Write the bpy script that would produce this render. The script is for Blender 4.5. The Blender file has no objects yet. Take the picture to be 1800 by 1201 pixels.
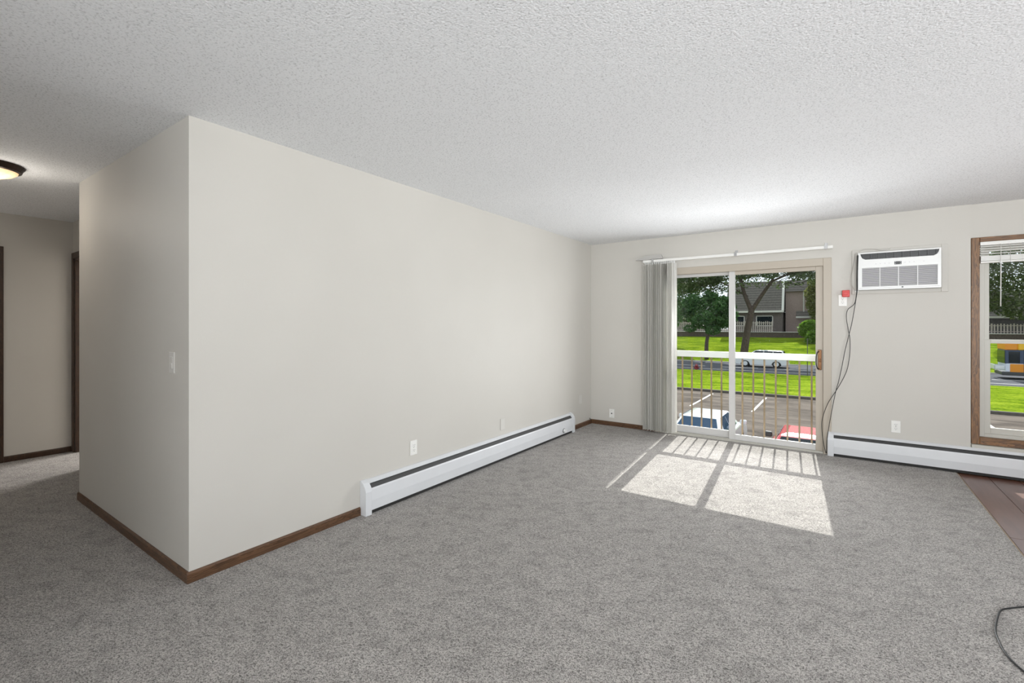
import bpy, bmesh, math, random
from mathutils import Vector, Matrix
random.seed(7)
SC = bpy.context.scene
COL = SC.collection

# ------------------------------------------------------------------ camera
F_PX, HORIZON, YAW, EYE = 817.174, 571.175, 0.6122095, 1.34663
cam_d = bpy.data.cameras.new('camera')
cam = bpy.data.objects.new('camera', cam_d)
COL.objects.link(cam)
cam.location = (0, 0, EYE)
cam.rotation_euler = (math.pi / 2, 0, YAW)
cam_d.sensor_width = 36.0
cam_d.lens = 36.0 * F_PX / 1800.0
cam_d.shift_y = -(600.5 - HORIZON) / 1800.0
cam_d.clip_start, cam_d.clip_end = 0.02, 600
SC.camera = cam
SC.view_settings.view_transform = 'Standard'
SC.view_settings.look = 'None'
SC.view_settings.gamma = 1.0
SC.view_settings.use_curve_mapping = False
SC.view_settings.exposure = 0.0

# ------------------------------------------------------------------ world, sun, large lights
w = bpy.data.worlds.new('sky')
SC.world = w
w.use_nodes = True
bg = w.node_tree.nodes['Background']
bg.inputs[0].default_value = (0.86, 0.93, 1.0, 1)
bg.inputs[1].default_value = 1.35

SUN_DIR = Vector((0.075, -1.0, -0.822)).normalized()
sd = bpy.data.lights.new('sun', 'SUN')
sd.energy = 7.7
sd.angle = math.radians(0.35)
sd.color = (1.0, 0.975, 0.935)
sun = bpy.data.objects.new('sun', sd)
sun.rotation_euler = SUN_DIR.to_track_quat('-Z', 'Y').to_euler()
sun.location = (-2, 40, 30)
COL.objects.link(sun)


def area(name, loc, direction, sx, sy, power, color, spread=180):
    d = bpy.data.lights.new(name, 'AREA')
    d.shape = 'RECTANGLE'
    d.size, d.size_y = sx, sy
    d.energy = power
    d.color = color
    d.spread = math.radians(spread)
    o = bpy.data.objects.new(name, d)
    o.location = loc
    o.rotation_euler = Vector(direction).to_track_quat('-Z', 'Y').to_euler()
    COL.objects.link(o)
    return o


# added area lamps standing in for daylight: side and back openings, sliding door, bedroom
DAY = (0.965, 0.982, 1.0)
area('fill_side_window', (4.45, 2.2, 1.45), (-1, 0, 0), 2.8, 1.5, 18, DAY)
area('upfill_side_window', (4.36, 2.2, 1.40), (-1, 0.35, 0.95), 2.8, 1.3, 78, DAY, 120)  # added lamp tilted up to brighten the ceiling
area('fill_sliding_door', (-0.84, 5.835, 0.95), (0, -1, 0.18), 1.30, 1.20, 43, DAY, 160)  # added in the door opening to lift the far ceiling and long wall
area('fill_back_window', (1.6, -2.85, 1.45), (-0.5, 1, 0.0), 2.2, 1.4, 160, DAY)
area('upfill_back_window', (1.6, -2.76, 1.40), (-0.45, 1, 0.75), 2.2, 1.2, 150, DAY, 120)  # second added up-light, from behind the camera
area('daylight_standin_bedroom', (-7.15, 4.4, 1.6), (0.36, -1, -0.25), 1.1, 1.2, 160, (1.0, 0.97, 0.94))  # lamp in place of bedroom daylight reaching the hall floor; no window built

# ------------------------------------------------------------------ materials
MATS = {}


class NT:
    def __init__(self, name):
        self.m = bpy.data.materials.new(name)
        self.m.use_nodes = True
        self.t = self.m.node_tree
        self.b = self.t.nodes['Principled BSDF']
        MATS[name] = self.m

    def n(self, typ, **kw):
        x = self.t.nodes.new(typ)
        for k, v in kw.items():
            if k in x.inputs.keys():
                x.inputs[k].default_value = v
            else:
                setattr(x, k, v)
        return x

    def l(self, a, b):
        self.t.links.new(a, b)

    def coords(self, scale=(1, 1, 1), rot=(0, 0, 0), obj=False):
        tc = self.n('ShaderNodeTexCoord')
        mp = self.n('ShaderNodeMapping')
        mp.inputs['Scale'].default_value = scale
        mp.inputs['Rotation'].default_value = rot
        if obj:
            self.l(tc.outputs['Object'], mp.inputs['Vector'])
        else:
            g = self.n('ShaderNodeNewGeometry')
            self.l(g.outputs['Position'], mp.inputs['Vector'])
        return mp.outputs['Vector']

    def noise(self, vec, scale, detail=2.0, rough=0.5, dist=0.0):
        x = self.n('ShaderNodeTexNoise', Scale=scale, Detail=detail, Roughness=rough, Distortion=dist)
        self.l(vec, x.inputs['Vector'])
        return x.outputs['Fac']

    def ramp(self, fac, stops):
        r = self.n('ShaderNodeValToRGB')
        e = r.color_ramp.elements
        while len(e) < len(stops):
            e.new(0.5)
        for i, (p, c) in enumerate(stops):
            e[i].position = p
            e[i].color = (c[0], c[1], c[2], 1)
        self.l(fac, r.inputs[0])
        return r.outputs[0]

    def bump(self, h, strength, dist):
        b = self.n('ShaderNodeBump', Strength=strength, Distance=dist)
        self.l(h, b.inputs['Height'])
        self.l(b.outputs['Normal'], self.b.inputs['Normal'])

    def mix(self, a, b, fac, mode='MIX'):
        x = self.n('ShaderNodeMix', data_type='RGBA', blend_type=mode)
        if isinstance(fac, (int, float)):
            x.inputs[0].default_value = fac
        else:
            self.l(fac, x.inputs[0])
        for i, v in ((6, a), (7, b)):
            if isinstance(v, tuple):
                x.inputs[i].default_value = (v[0], v[1], v[2], 1)
            else:
                self.l(v, x.inputs[i])
        return x.outputs[2]

    def math(self, op, a, b=0.5):
        x = self.n('ShaderNodeMath', operation=op)
        for i, v in ((0, a), (1, b)):
            if isinstance(v, (int, float)):
                x.inputs[i].default_value = v
            else:
                self.l(v, x.inputs[i])
        return x.outputs[0]


def plain(name, col, rough=0.5, metal=0.0, spec=0.5, bump=None, var=0.0, coat=0.0):
    t = NT(name)
    t.b.inputs['Base Color'].default_value = (*col, 1)
    t.b.inputs['Roughness'].default_value = rough
    t.b.inputs['Metallic'].default_value = metal
    t.b.inputs['Specular IOR Level'].default_value = spec
    t.b.inputs['Coat Weight'].default_value = coat
    v = None
    if var > 0 or bump:
        v = t.coords()
    if var > 0:
        f = t.noise(v, 6.0, 3.0)
        lo = tuple(c * (1 - var) for c in col)
        hi = tuple(min(1, c * (1 + var)) for c in col)
        t.l(t.ramp(f, [(0.3, lo), (0.7, hi)]), t.b.inputs['Base Color'])
    if bump:
        t.bump(t.noise(v, bump[0], 2.0), bump[1], bump[2])
    return t.m


def mat_wall():
    t = NT('wall_paint')
    v = t.coords()
    f = t.noise(v, 1.3, 2.0)
    t.l(t.ramp(f, [(0.3, (0.572, 0.549, 0.508)), (0.7, (0.594, 0.571, 0.530))]), t.b.inputs['Base Color'])
    t.b.inputs['Roughness'].default_value = 0.55
    t.b.inputs['Specular IOR Level'].default_value = 0.35
    t.bump(t.noise(v, 160, 2.0), 0.12, 0.002)


def mat_ceiling():
    t = NT('popcorn_ceiling')
    v = t.coords()
    a = t.noise(v, 105, 3.0, 0.65)
    b = t.noise(v, 1.1, 2.0)
    vor = t.n('ShaderNodeTexVoronoi', Scale=120.0)
    t.l(v, vor.inputs['Vector'])
    base = t.ramp(b, [(0.3, (0.835, 0.845, 0.86)), (0.7, (0.865, 0.875, 0.89))])
    sp = t.ramp(a, [(0.34, (0.72, 0.72, 0.72)), (0.47, (1, 1, 1))])
    t.l(t.mix(base, sp, 1.0, 'MULTIPLY'), t.b.inputs['Base Color'])
    t.b.inputs['Roughness'].default_value = 0.95
    t.b.inputs['Specular IOR Level'].default_value = 0.1
    h = t.math('SUBTRACT', a, t.math('MULTIPLY', vor.outputs['Distance'], 0.5))
    t.bump(h, 0.32, 0.008)


def mat_carpet():
    t = NT('carpet_pile')
    v = t.coords()
    rot = t.coords((1, 1, 1), (0, 0, -0.50))
    mp = t.n('ShaderNodeMapping')
    mp.inputs['Scale'].default_value = (0.72, 1.0, 1.0)
    t.l(rot, mp.inputs['Vector'])
    vs = mp.outputs['Vector']
    fine = t.noise(v, 190, 2.0, 0.6)
    tuft = t.noise(vs, 105, 2.0, 0.6, 0.8)
    streak = t.noise(vs, 13.0, 4.0, 0.65, 0.6)
    broad = t.noise(v, 1.6, 2.0)
    h = t.math('ADD', t.math('MULTIPLY', fine, 0.58), t.math('MULTIPLY', tuft, 0.42))
    c = t.ramp(h, [(0.40, (0.115, 0.106, 0.098)), (0.485, (0.310, 0.291, 0.273)), (0.575, (0.52, 0.490, 0.462))])
    s = t.ramp(streak, [(0.30, (0.74, 0.74, 0.74)), (0.55, (1.04, 1.04, 1.04))])
    bb = t.ramp(broad, [(0.3, (0.93, 0.93, 0.93)), (0.7, (1.03, 1.03, 1.03))])
    c = t.mix(c, s, 1.0, 'MULTIPLY')
    c = t.mix(c, bb, 1.0, 'MULTIPLY')
    t.l(c, t.b.inputs['Base Color'])
    t.b.inputs['Roughness'].default_value = 1.0
    t.b.inputs['Specular IOR Level'].default_value = 0.05
    t.b.inputs['Sheen Weight'].default_value = 0.15
    t.b.inputs['Sheen Roughness'].default_value = 0.6
    t.bump(t.math('ADD', h, t.math('MULTIPLY', streak, 0.5)), 0.7, 0.012)


def mat_wood(name, dark, light, axis, rough=0.45, scale=1.0, rings=True, coat=0.0):
    t = NT(name)
    sc = [9.0, 9.0, 9.0]
    sc[axis] = 0.9
    v = t.coords(tuple(s * scale for s in sc))
    f = t.noise(v, 2.2, 4.0, 0.6, 1.2)
    if rings:
        m = t.math('FRACT', t.math('MULTIPLY', f, 9.0), 0.0)
        g = t.noise(v, 14.0, 3.0, 0.6)
        k = t.math('ADD', t.math('MULTIPLY', m, 0.6), t.math('MULTIPLY', g, 0.5))
    else:
        k = f
    t.l(t.ramp(k, [(0.25, dark), (0.75, light)]), t.b.inputs['Base Color'])
    t.b.inputs['Roughness'].default_value = rough
    t.b.inputs['Coat Weight'].default_value = coat
    t.bump(k, 0.15, 0.002)


def mat_plank():
    t = NT('floor_plank')
    v = t.coords((7.0, 0.8, 7.0))
    f = t.noise(v, 2.0, 5.0, 0.6, 0.8)
    oi = t.n('ShaderNodeObjectInfo')
    k = t.math('ADD', t.math('MULTIPLY', f, 0.75), t.math('MULTIPLY', oi.outputs['Random'], 0.25))
    t.l(t.ramp(k, [(0.25, (0.095, 0.040, 0.025)), (0.75, (0.185, 0.085, 0.055))]), t.b.inputs['Base Color'])
    t.b.inputs['Roughness'].default_value = 0.28
    t.bump(f, 0.05, 0.002)


def mat_glass():
    t = NT('window_glass')
    out = t.t.nodes['Material Output']
    tr = t.n('ShaderNodeBsdfTransparent')
    tr.inputs[0].default_value = (0.96, 0.975, 0.97, 1)
    gl = t.n('ShaderNodeBsdfGlossy')
    gl.inputs['Roughness'].default_value = 0.0
    fr = t.n('ShaderNodeFresnel', IOR=1.28)
    mx = t.n('ShaderNodeMixShader')
    t.l(fr.outputs[0], mx.inputs[0])
    t.l(tr.outputs[0], mx.inputs[1])
    t.l(gl.outputs[0], mx.inputs[2])
    t.l(mx.outputs[0], out.inputs[0])


def mat_leaf(name, dark, light, sc=0.5):
    t = NT(name)
    out = t.t.nodes['Material Output']
    v = t.coords()
    f = t.noise(v, sc, 3.0, 0.7)
    g = t.noise(v, 4.0, 1.0, 0.5)
    c = t.ramp(t.math('ADD', t.math('MULTIPLY', f, 0.6), t.math('MULTIPLY', g, 0.4)), [(0.35, dark), (0.65, light)])
    t.l(c, t.b.inputs['Base Color'])
    t.b.inputs['Roughness'].default_value = 0.5
    tl = t.n('ShaderNodeBsdfTranslucent')
    t.l(c, tl.inputs[0])
    mx = t.n('ShaderNodeMixShader')
    mx.inputs[0].default_value = 0.45
    t.l(t.b.outputs[0], mx.inputs[1])
    t.l(tl.outputs[0], mx.inputs[2])
    t.l(mx.outputs[0], out.inputs[0])


def mat_grass():
    t = NT('lawn_grass')
    v = t.coords()
    vs = t.coords((0.35, 1.0, 1.0))
    f = t.noise(vs, 1.1, 4.0, 0.65)
    g = t.noise(v, 7.0, 3.0, 0.7)
    k = t.math('ADD', t.math('MULTIPLY', f, 0.55), t.math('MULTIPLY', g, 0.45))
    t.l(t.ramp(k, [(0.38, (0.050, 0.100, 0.008)), (0.50, (0.155, 0.235, 0.014)), (0.62, (0.275, 0.345, 0.03))]),
        t.b.inputs['Base Color'])
    t.b.inputs['Roughness'].default_value = 0.9
    t.b.inputs['Specular IOR Level'].default_value = 0.0
    t.bump(g, 0.8, 0.15)


def mat_asphalt(name, c0, c1):
    t = NT(name)
    v = t.coords((0.5, 1.3, 1))
    f = t.noise(v, 0.8, 5.0, 0.65, 0.6)
    g = t.noise(t.coords(), 30.0, 2.0)
    k = t.math('ADD', t.math('MULTIPLY', f, 0.8), t.math('MULTIPLY', g, 0.2))
    t.l(t.ramp(k, [(0.35, c0), (0.65, c1)]), t.b.inputs['Base Color'])
    t.b.inputs['Roughness'].default_value = 0.95
    t.b.inputs['Specular IOR Level'].default_value = 0.05


def mat_lines(name, c0, c1, axis_scale, bands):
    """overlapping rows of shingles or clapboards on far buildings"""
    t = NT(name)
    v = t.coords()
    sx = t.n('ShaderNodeSeparateXYZ')
    t.l(v, sx.inputs[0])
    z = t.math('FRACT', t.math('MULTIPLY', sx.outputs[2], bands), 0.0)
    n = t.noise(t.coords(axis_scale), 3.0, 3.0, 0.7)
    k = t.math('ADD', t.math('MULTIPLY', z, 0.35), t.math('MULTIPLY', n, 0.65))
    t.l(t.ramp(k, [(0.3, c0), (0.7, c1)]), t.b.inputs['Base Color'])
    t.b.inputs['Roughness'].default_value = 0.9
    t.bump(z, 0.4, 0.03)


mat_wall()
mat_ceiling()
mat_carpet()
mat_plank()
mat_glass()
mat_grass()
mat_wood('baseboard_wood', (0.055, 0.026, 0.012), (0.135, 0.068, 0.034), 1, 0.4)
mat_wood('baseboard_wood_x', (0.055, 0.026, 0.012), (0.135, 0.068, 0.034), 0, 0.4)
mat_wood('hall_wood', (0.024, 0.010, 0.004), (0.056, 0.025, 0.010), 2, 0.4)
mat_wood('oak_casing', (0.065, 0.027, 0.008), (0.235, 0.112, 0.038), 2, 0.42, 0.8)
mat_wood('oak_casing_x', (0.065, 0.027, 0.008), (0.22, 0.104, 0.036), 0, 0.42, 0.8)
plain('almond_vinyl', (0.47, 0.415, 0.345), 0.4, bump=(300, 0.05, 0.001))
plain('white_vinyl', (0.62, 0.61, 0.60), 0.35)
plain('dull_vinyl', (0.52, 0.505, 0.455), 0.4)
plain('heater_enamel', (0.68, 0.69, 0.71), 0.35, var=0.02)
plain('heater_gap_shade', (0.016, 0.015, 0.014), 0.7)
plain('heater_slot_shade', (0.055, 0.055, 0.055), 0.5, 0.1)  # near-black colour for the shade in the top slot
plain('white_plastic', (0.80, 0.80, 0.79), 0.3)
plain('outlet_plastic', (0.82, 0.81, 0.78), 0.3)
plain('painted_plate', (0.62, 0.60, 0.565), 0.45)
plain('grille_plastic', (0.66, 0.645, 0.66), 0.4)
plain('screen_grey', (0.20, 0.195, 0.20), 0.6)
plain('black_plastic', (0.012, 0.012, 0.013), 0.35)
plain('dark_plastic', (0.045, 0.047, 0.05), 0.4)
plain('red_plastic', (0.62, 0.028, 0.025), 0.35)
plain('cord_black', (0.010, 0.010, 0.010), 0.4)
plain('cord_grey', (0.5, 0.48, 0.45), 0.5)
plain('bronze', (0.035, 0.022, 0.015), 0.35, 0.7)
plain('brass_worn', (0.20, 0.10, 0.05), 0.35, 0.8, var=0.3)
plain('chrome', (0.6, 0.6, 0.6), 0.2, 1.0)
plain('rail_white', (0.80, 0.79, 0.77), 0.4)
plain('baluster_tan', (0.30, 0.215, 0.135), 0.5, var=0.25)
plain('concrete', (0.42, 0.40, 0.37), 0.9, var=0.1)
plain('curb_dark', (0.10, 0.088, 0.075), 0.9, var=0.2)
plain('line_white', (0.75, 0.74, 0.70), 0.7)
plain('car_white', (0.80, 0.82, 0.85), 0.15, coat=0.5)
plain('car_silver', (0.66, 0.68, 0.69), 0.25, coat=0.5)
plain('car_red', (0.50, 0.035, 0.045), 0.25, coat=0.6)
plain('car_glass', (0.010, 0.016, 0.022), 0.05, spec=0.3)
plain('car_glass_blue', (0.008, 0.045, 0.10), 0.06)
plain('tyre', (0.012, 0.012, 0.012), 0.8)
plain('lens_red', (0.45, 0.02, 0.02), 0.2)
plain('lens_clear', (0.8, 0.8, 0.78), 0.1)
plain('bus_yellow', (0.75, 0.42, 0.015), 0.35)
plain('bus_orange', (0.70, 0.25, 0.012), 0.35)
plain('bus_blue', (0.03, 0.05, 0.11), 0.3)
plain('bus_white', (0.62, 0.66, 0.75), 0.35)
plain('hydrant_red', (0.20, 0.012, 0.018), 0.45)
plain('trim_white', (0.66, 0.64, 0.60), 0.6)
plain('fence_wood', (0.50, 0.44, 0.39), 0.9, var=0.2)
plain('brick_dark', (0.10, 0.075, 0.065), 0.9, var=0.35)
plain('wall_brown', (0.15, 0.125, 0.115), 0.9, var=0.1)
plain('wall_pink', (0.38, 0.29, 0.265), 0.9, var=0.1)
plain('wall_dark', (0.11, 0.105, 0.105), 0.9, var=0.2)
plain('bark', (0.085, 0.062, 0.050), 0.95, var=0.35)
plain('steel_post', (0.10, 0.10, 0.09), 0.5, 0.5)
plain('blind_white', (0.80, 0.79, 0.76), 0.4)
plain('plastic_film', (0.47, 0.455, 0.435), 0.25)
mat_lines('roof_shakes', (0.075, 0.066, 0.060), (0.19, 0.172, 0.156), (3, 3, 0.5), 2.6)
mat_asphalt('parking_asphalt', (0.060, 0.050, 0.043), (0.185, 0.155, 0.132))
mat_asphalt('road_asphalt', (0.062, 0.064, 0.076), (0.115, 0.118, 0.132))
mat_leaf('leaf_green', (0.018, 0.070, 0.022), (0.11, 0.24, 0.06), 1.2)
mat_leaf('leaf_dark', (0.025, 0.05, 0.014), (0.12, 0.17, 0.05), 1.2)
mat_leaf('leaf_olive', (0.06, 0.085, 0.015), (0.26, 0.28, 0.08), 1.2)
mat_leaf('leaf_bright', (0.08, 0.19, 0.012), (0.22, 0.38, 0.03))

t = NT('vane_vinyl')
v = t.coords()
f = t.noise(v, 300.0, 1.0)
t.l(t.ramp(f, [(0.3, (0.74, 0.73, 0.70)), (0.7, (0.80, 0.79, 0.76))]), t.b.inputs['Base Color'])
t.b.inputs['Roughness'].default_value = 0.5
_tl = t.n('ShaderNodeBsdfTranslucent')
_tl.inputs[0].default_value = (0.82, 0.80, 0.74, 1)
_mx = t.n('ShaderNodeMixShader')
_mx.inputs[0].default_value = 0.35
t.l(t.b.outputs[0], _mx.inputs[1])
t.l(_tl.outputs[0], _mx.inputs[2])
t.l(_mx.outputs[0], t.t.nodes['Material Output'].inputs[0])

t = NT('lamp_glass')
v = t.coords()
f = t.noise(v, 9.0, 3.0, 0.6, 1.0)
c = t.ramp(f, [(0.3, (1.0, 0.62, 0.30)), (0.7, (1.0, 0.80, 0.52))])
t.l(c, t.b.inputs['Base Color'])
t.l(c, t.b.inputs['Emission Color'])
t.b.inputs['Emission Strength'].default_value = 0.72
t.b.inputs['Roughness'].default_value = 0.3


# ------------------------------------------------------------------ mesh helpers
class MB:
    def __init__(self):
        self.bm = bmesh.new()

    def box(self, x0, x1, y0, y1, z0, z1, bev=0.0, seg=1):
        vs = [self.bm.verts.new(p) for p in
              ((x0, y0, z0), (x1, y0, z0), (x1, y1, z0), (x0, y1, z0), (x0, y0, z1), (x1, y0, z1), (x1, y1, z1), (x0, y1, z1))]
        fs = [self.bm.faces.new([vs[i] for i in q]) for q in
              ((3, 2, 1, 0), (4, 5, 6, 7), (0, 1, 5, 4), (1, 2, 6, 5), (2, 3, 7, 6), (3, 0, 4, 7))]
        if bev > 0:
            es = list({e for f in fs for e in f.edges})
            bmesh.ops.bevel(self.bm, geom=es, offset=bev, segments=seg, affect='EDGES', profile=0.5)
        return self

    def hull(self, bottom, top):
        """prism between two loops with the same number of points"""
        a = [self.bm.verts.new(p) for p in bottom]
        b = [self.bm.verts.new(p) for p in top]
        n = len(a)
        self.bm.faces.new(list(reversed(a)))
        self.bm.faces.new(b)
        for i in range(n):
            j = (i + 1) % n
            self.bm.faces.new((a[i], a[j], b[j], b[i]))
        return self

    def prism(self, pts, axis, a0, a1):
        """2-D outline extruded along an axis: pts are the other two coordinates in xyz order"""
        def mk(p, a):
            q = list(p)
            q.insert(axis, a)
            return q
        return self.hull([mk(p, a0) for p in pts], [mk(p, a1) for p in pts])

    def tube(self, path, r, n=8, close=True):
        pts = [Vector(p) for p in path]
        rs = r if isinstance(r, (list, tuple)) else [r] * len(pts)
        rings = []
        ref = None
        for i, p in enumerate(pts):
            d = (pts[min(i + 1, len(pts) - 1)] - pts[max(i - 1, 0)]).normalized()
            if ref is None:
                ref = Vector((0, 0, 1)) if abs(d.z) < 0.9 else Vector((1, 0, 0))
            u = d.cross(ref).normalized()
            q = u.cross(d).normalized()
            ref = q
            rings.append([self.bm.verts.new(p + (u * math.cos(2 * math.pi * k / n) + q * math.sin(2 * math.pi * k / n)) * rs[i])
                          for k in range(n)])
        for a, b in zip(rings, rings[1:]):
            for k in range(n):
                j = (k + 1) % n
                self.bm.faces.new((a[k], a[j], b[j], b[k]))
        if close:
            self.bm.faces.new(list(reversed(rings[0])))
            self.bm.faces.new(rings[-1])
        return self

    def lathe(self, prof, n=32, axis=2, c=(0, 0, 0)):
        """prof: (radius, height) pairs; ends with radius 0 are closed to a point"""
        def mk(r, h, k):
            a = 2 * math.pi * k / n
            p = [r * math.cos(a), r * math.sin(a)]
            p.insert(axis, h)
            return self.bm.verts.new((p[0] + c[0], p[1] + c[1], p[2] + c[2]))
        rings = []
        for r, h in prof:
            if r < 1e-6:
                p = [0, 0]
                p.insert(axis, h)
                rings.append([self.bm.verts.new((p[0] + c[0], p[1] + c[1], p[2] + c[2]))])
            else:
                rings.append([mk(r, h, k) for k in range(n)])
        for a, b in zip(rings, rings[1:]):
            for k in range(n):
                j = (k + 1) % n
                if len(a) == 1 and len(b) == 1:
                    continue
                if len(a) == 1:
                    self.bm.faces.new((a[0], b[j], b[k]))
                elif len(b) == 1:
                    self.bm.faces.new((a[k], a[j], b[0]))
                else:
                    self.bm.faces.new((a[k], a[j], b[j], b[k]))
        return self

    def build(self, name, mat, parent=None, smooth=False, bevel=0.0, local=False):
        bmesh.ops.recalc_face_normals(self.bm, faces=self.bm.faces)
        if parent is not None and not local:
            off = world_loc(parent)
            bmesh.ops.translate(self.bm, verts=self.bm.verts, vec=-off)
        me = bpy.data.meshes.new(name)
        self.bm.to_mesh(me)
        self.bm.free()
        if smooth:
            for p in me.polygons:
                p.use_smooth = True
        me.materials.append(MATS[mat])
        o = bpy.data.objects.new(name, me)
        COL.objects.link(o)
        if parent is not None:
            o.parent = parent
        if bevel > 0:
            bv = o.modifiers.new('bevel', 'BEVEL')
            bv.width, bv.segments, bv.limit_method = bevel, 2, 'ANGLE'
            bv.angle_limit = math.radians(25)
        return o


def world_loc(o):
    v = Vector((0, 0, 0))
    while o is not None:
        v += o.location
        o = o.parent
    return v


def tag(o, label=None, cat=None, group=None, kind=None):
    if label:
        o['label'] = label
    if cat:
        o['category'] = cat
    if group:
        o['group'] = group
    if kind:
        o['kind'] = kind
    return o


def thing(name, label, cat, loc=(0, 0, 0), group=None, kind=None):
    o = bpy.data.objects.new(name, None)
    o.empty_display_size = 0.1
    o.location = loc
    COL.objects.link(o)
    return tag(o, label, cat, group, kind)


def inst(src, name, parent, loc=None, rotz=None):
    o = src.copy()
    o.name = name
    COL.objects.link(o)
    o.parent = parent
    if loc is not None:
        o.location = loc
    if rotz is not None:
        o.rotation_euler = (0, 0, rotz)
    return o


def struct(o):
    o['kind'] = 'structure'
    return o


def smooth_path(pts, sub=6):
    """Catmull-Rom through the points"""
    P = [Vector(p) for p in pts]
    P = [P[0] * 2 - P[1]] + P + [P[-1] * 2 - P[-2]]
    out = []
    for i in range(1, len(P) - 2):
        a, b, c, d = P[i - 1:i + 3]
        for k in range(sub):
            s = k / sub
            out.append(0.5 * ((2 * b) + (c - a) * s + (2 * a - 5 * b + 4 * c - d) * s * s + (3 * b - a - 3 * c + d) * s ** 3))
    out.append(P[-2])
    return out


# ------------------------------------------------------------------ the room
XL, YF, YN, H = -2.774, 5.843, 1.016, 2.44      # long wall, far wall, stub wall face, ceiling
XB = -4.79                                     # back end of the stub wall
XH = -6.68                                     # hall end wall
YD = 1.365                                     # hall wall with the doorway
XR, YB = 4.2, -2.6                             # right wall and the wall behind the camera
XC = 0.88                                      # carpet edge
JOG = 0.982
DX0, DX1, DZ = -1.90, -0.059, 2.045            # sliding door opening
WX0, WX1, WZ0, WZ1 = 1.035, 2.36, 0.325, 2.10  # window opening
YO = 6.045                                     # outer face of the far wall

floor = struct(MB().box(-8.4, XR + 0.15, YB - 0.15, YO, -0.30, -0.014).build('floor', 'concrete'))
MB().box(-8.4, XC, YB, YF, -0.0139, 0.0).build('carpet', 'carpet_pile', floor)
MB().box(DX0, XC, YF, 5.86, -0.0139, -0.004).build('threshold', 'concrete', floor)
MB().prism([(XC - 0.001, -0.0139), (XC + 0.012, -0.0139), (XC + 0.010, -0.004), (XC + 0.002, 0.001), (XC - 0.001, 0.001)], 1, YB, 5.78)\
    .build('edge_strip', 'baluster_tan', floor)
PW, PL = 0.195, 1.60
pl0 = MB().box(0, PW - 0.0025, 0, PL - 0.0025, -0.0135, -0.005, 0.0012).build('plank', 'floor_plank', floor, local=True)
pl0.location = (-90, 0, 0)
first = True
for i in range(17):
    x = XC + 0.0125 + i * PW
    off = (4.237 - YB + (0 if i % 3 == 0 else (0.45 if i % 3 == 1 else 0.82))) % PL
    y = YB - PL + off
    while y < YF - 0.02:
        y0, y1 = max(y, YB), min(y + PL, YF)
        full = (y1 - y0) > PL - 0.01
        if full and x + PW <= XR:
            o = pl0 if first else inst(pl0, 'plank', floor)
            first = False
            o.location = (x, y0, 0)
        else:
            xe = min(x + PW, XR)
            if xe - x > 0.02 and y1 - y0 > 0.02:
                MB().box(x, xe - 0.0025, y0, y1 - 0.0025, -0.0135, -0.005, 0.0012).build('plank', 'floor_plank', floor)
        y += PL

struct(MB().box(-8.4, XR + 0.15, YB - 0.15, YO, H, H + 0.25).build('ceiling', 'popcorn_ceiling'))

wl = MB().box(XL - 0.115, XL, YN, YF, 0, H).box(XB, XL - 0.115, YN, YN + 0.115, 0, H).box(XB, XB + 0.115, YN + 0.115, YD + 0.12, 0, H)
struct(wl.build('wall_left', 'wall_paint'))

wf = MB()
wf.box(-8.4, DX0, YF, YO, 0, H).box(DX0, DX1, YF, YO, DZ, H).box(DX1, JOG, YF, YO, 0, H)
yj = YF + 0.02
wf.box(JOG, WX0, yj, YO, 0, H).box(WX0, WX1, yj, YO, 0, WZ0).box(WX0, WX1, yj, YO, WZ1, H).box(WX1, XR + 0.15, yj, YO, 0, H)
struct(wf.build('wall_far', 'wall_paint'))

SY0, SY1, SZ0, SZ1 = 0.75, 3.65, 0.7, 2.2
wr = MB().box(XR, XR + 0.15, YB, SY0, 0, H).box(XR, XR + 0.15, SY1, YF, 0, H).box(XR, XR + 0.15, SY0, SY1, 0, SZ0).box(XR, XR + 0.15, SY0, SY1, SZ1, H)
struct(wr.build('wall_right', 'wall_paint'))
BX0, BX1, BZ0, BZ1 = 0.5, 2.7, 0.75, 2.15
wb = MB().box(-2.9, BX0, YB - 0.15, YB, 0, H).box(BX1, XR, YB - 0.15, YB, 0, H).box(BX0, BX1, YB - 0.15, YB, 0, BZ0).box(BX0, BX1, YB - 0.15, YB, BZ1, H)
struct(wb.build('wall_back', 'wall_paint'))
struct(MB().box(XH, -2.9, -0.32, -0.2, 0, H).box(-3.02, -2.9, YB, -0.32, 0, H).build('wall_hall_near', 'wall_paint'))

# hall end wall (with a doorway at its near end) and the wall with the bedroom doorway
HD0, HD1, HDZ = -0.08, 0.80, 2.05
we = MB().box(XH - 0.12, XH, -0.32, HD0, 0, H).box(XH - 0.12, XH, HD0, HD1, HDZ, H).box(XH - 0.12, XH, HD1, YD + 0.12, 0, H)
struct(we.build('wall_hall_end', 'wall_paint'))
BD0, BD1 = -6.60, -5.82
wd = MB().box(XH, BD0, YD, YD + 0.12, 0, H).box(BD0, BD1, YD, YD + 0.12, 2.045, H).box(BD1, XB, YD, YD + 0.12, 0, H)
struct(wd.build('wall_hall_side', 'wall_paint'))
# bedroom beyond
bw = MB().box(-8.4, -8.28, 1.2, 4.8, 0, H).box(-8.28, XB, 4.68, 4.8, 0, H).box(-8.28, XH - 0.12, 1.365, 1.485, 0, H).box(XB - 0.12, XB, YD + 0.12, 4.68, 0, H)
struct(bw.build('wall_bedroom', 'wall_paint'))


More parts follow.
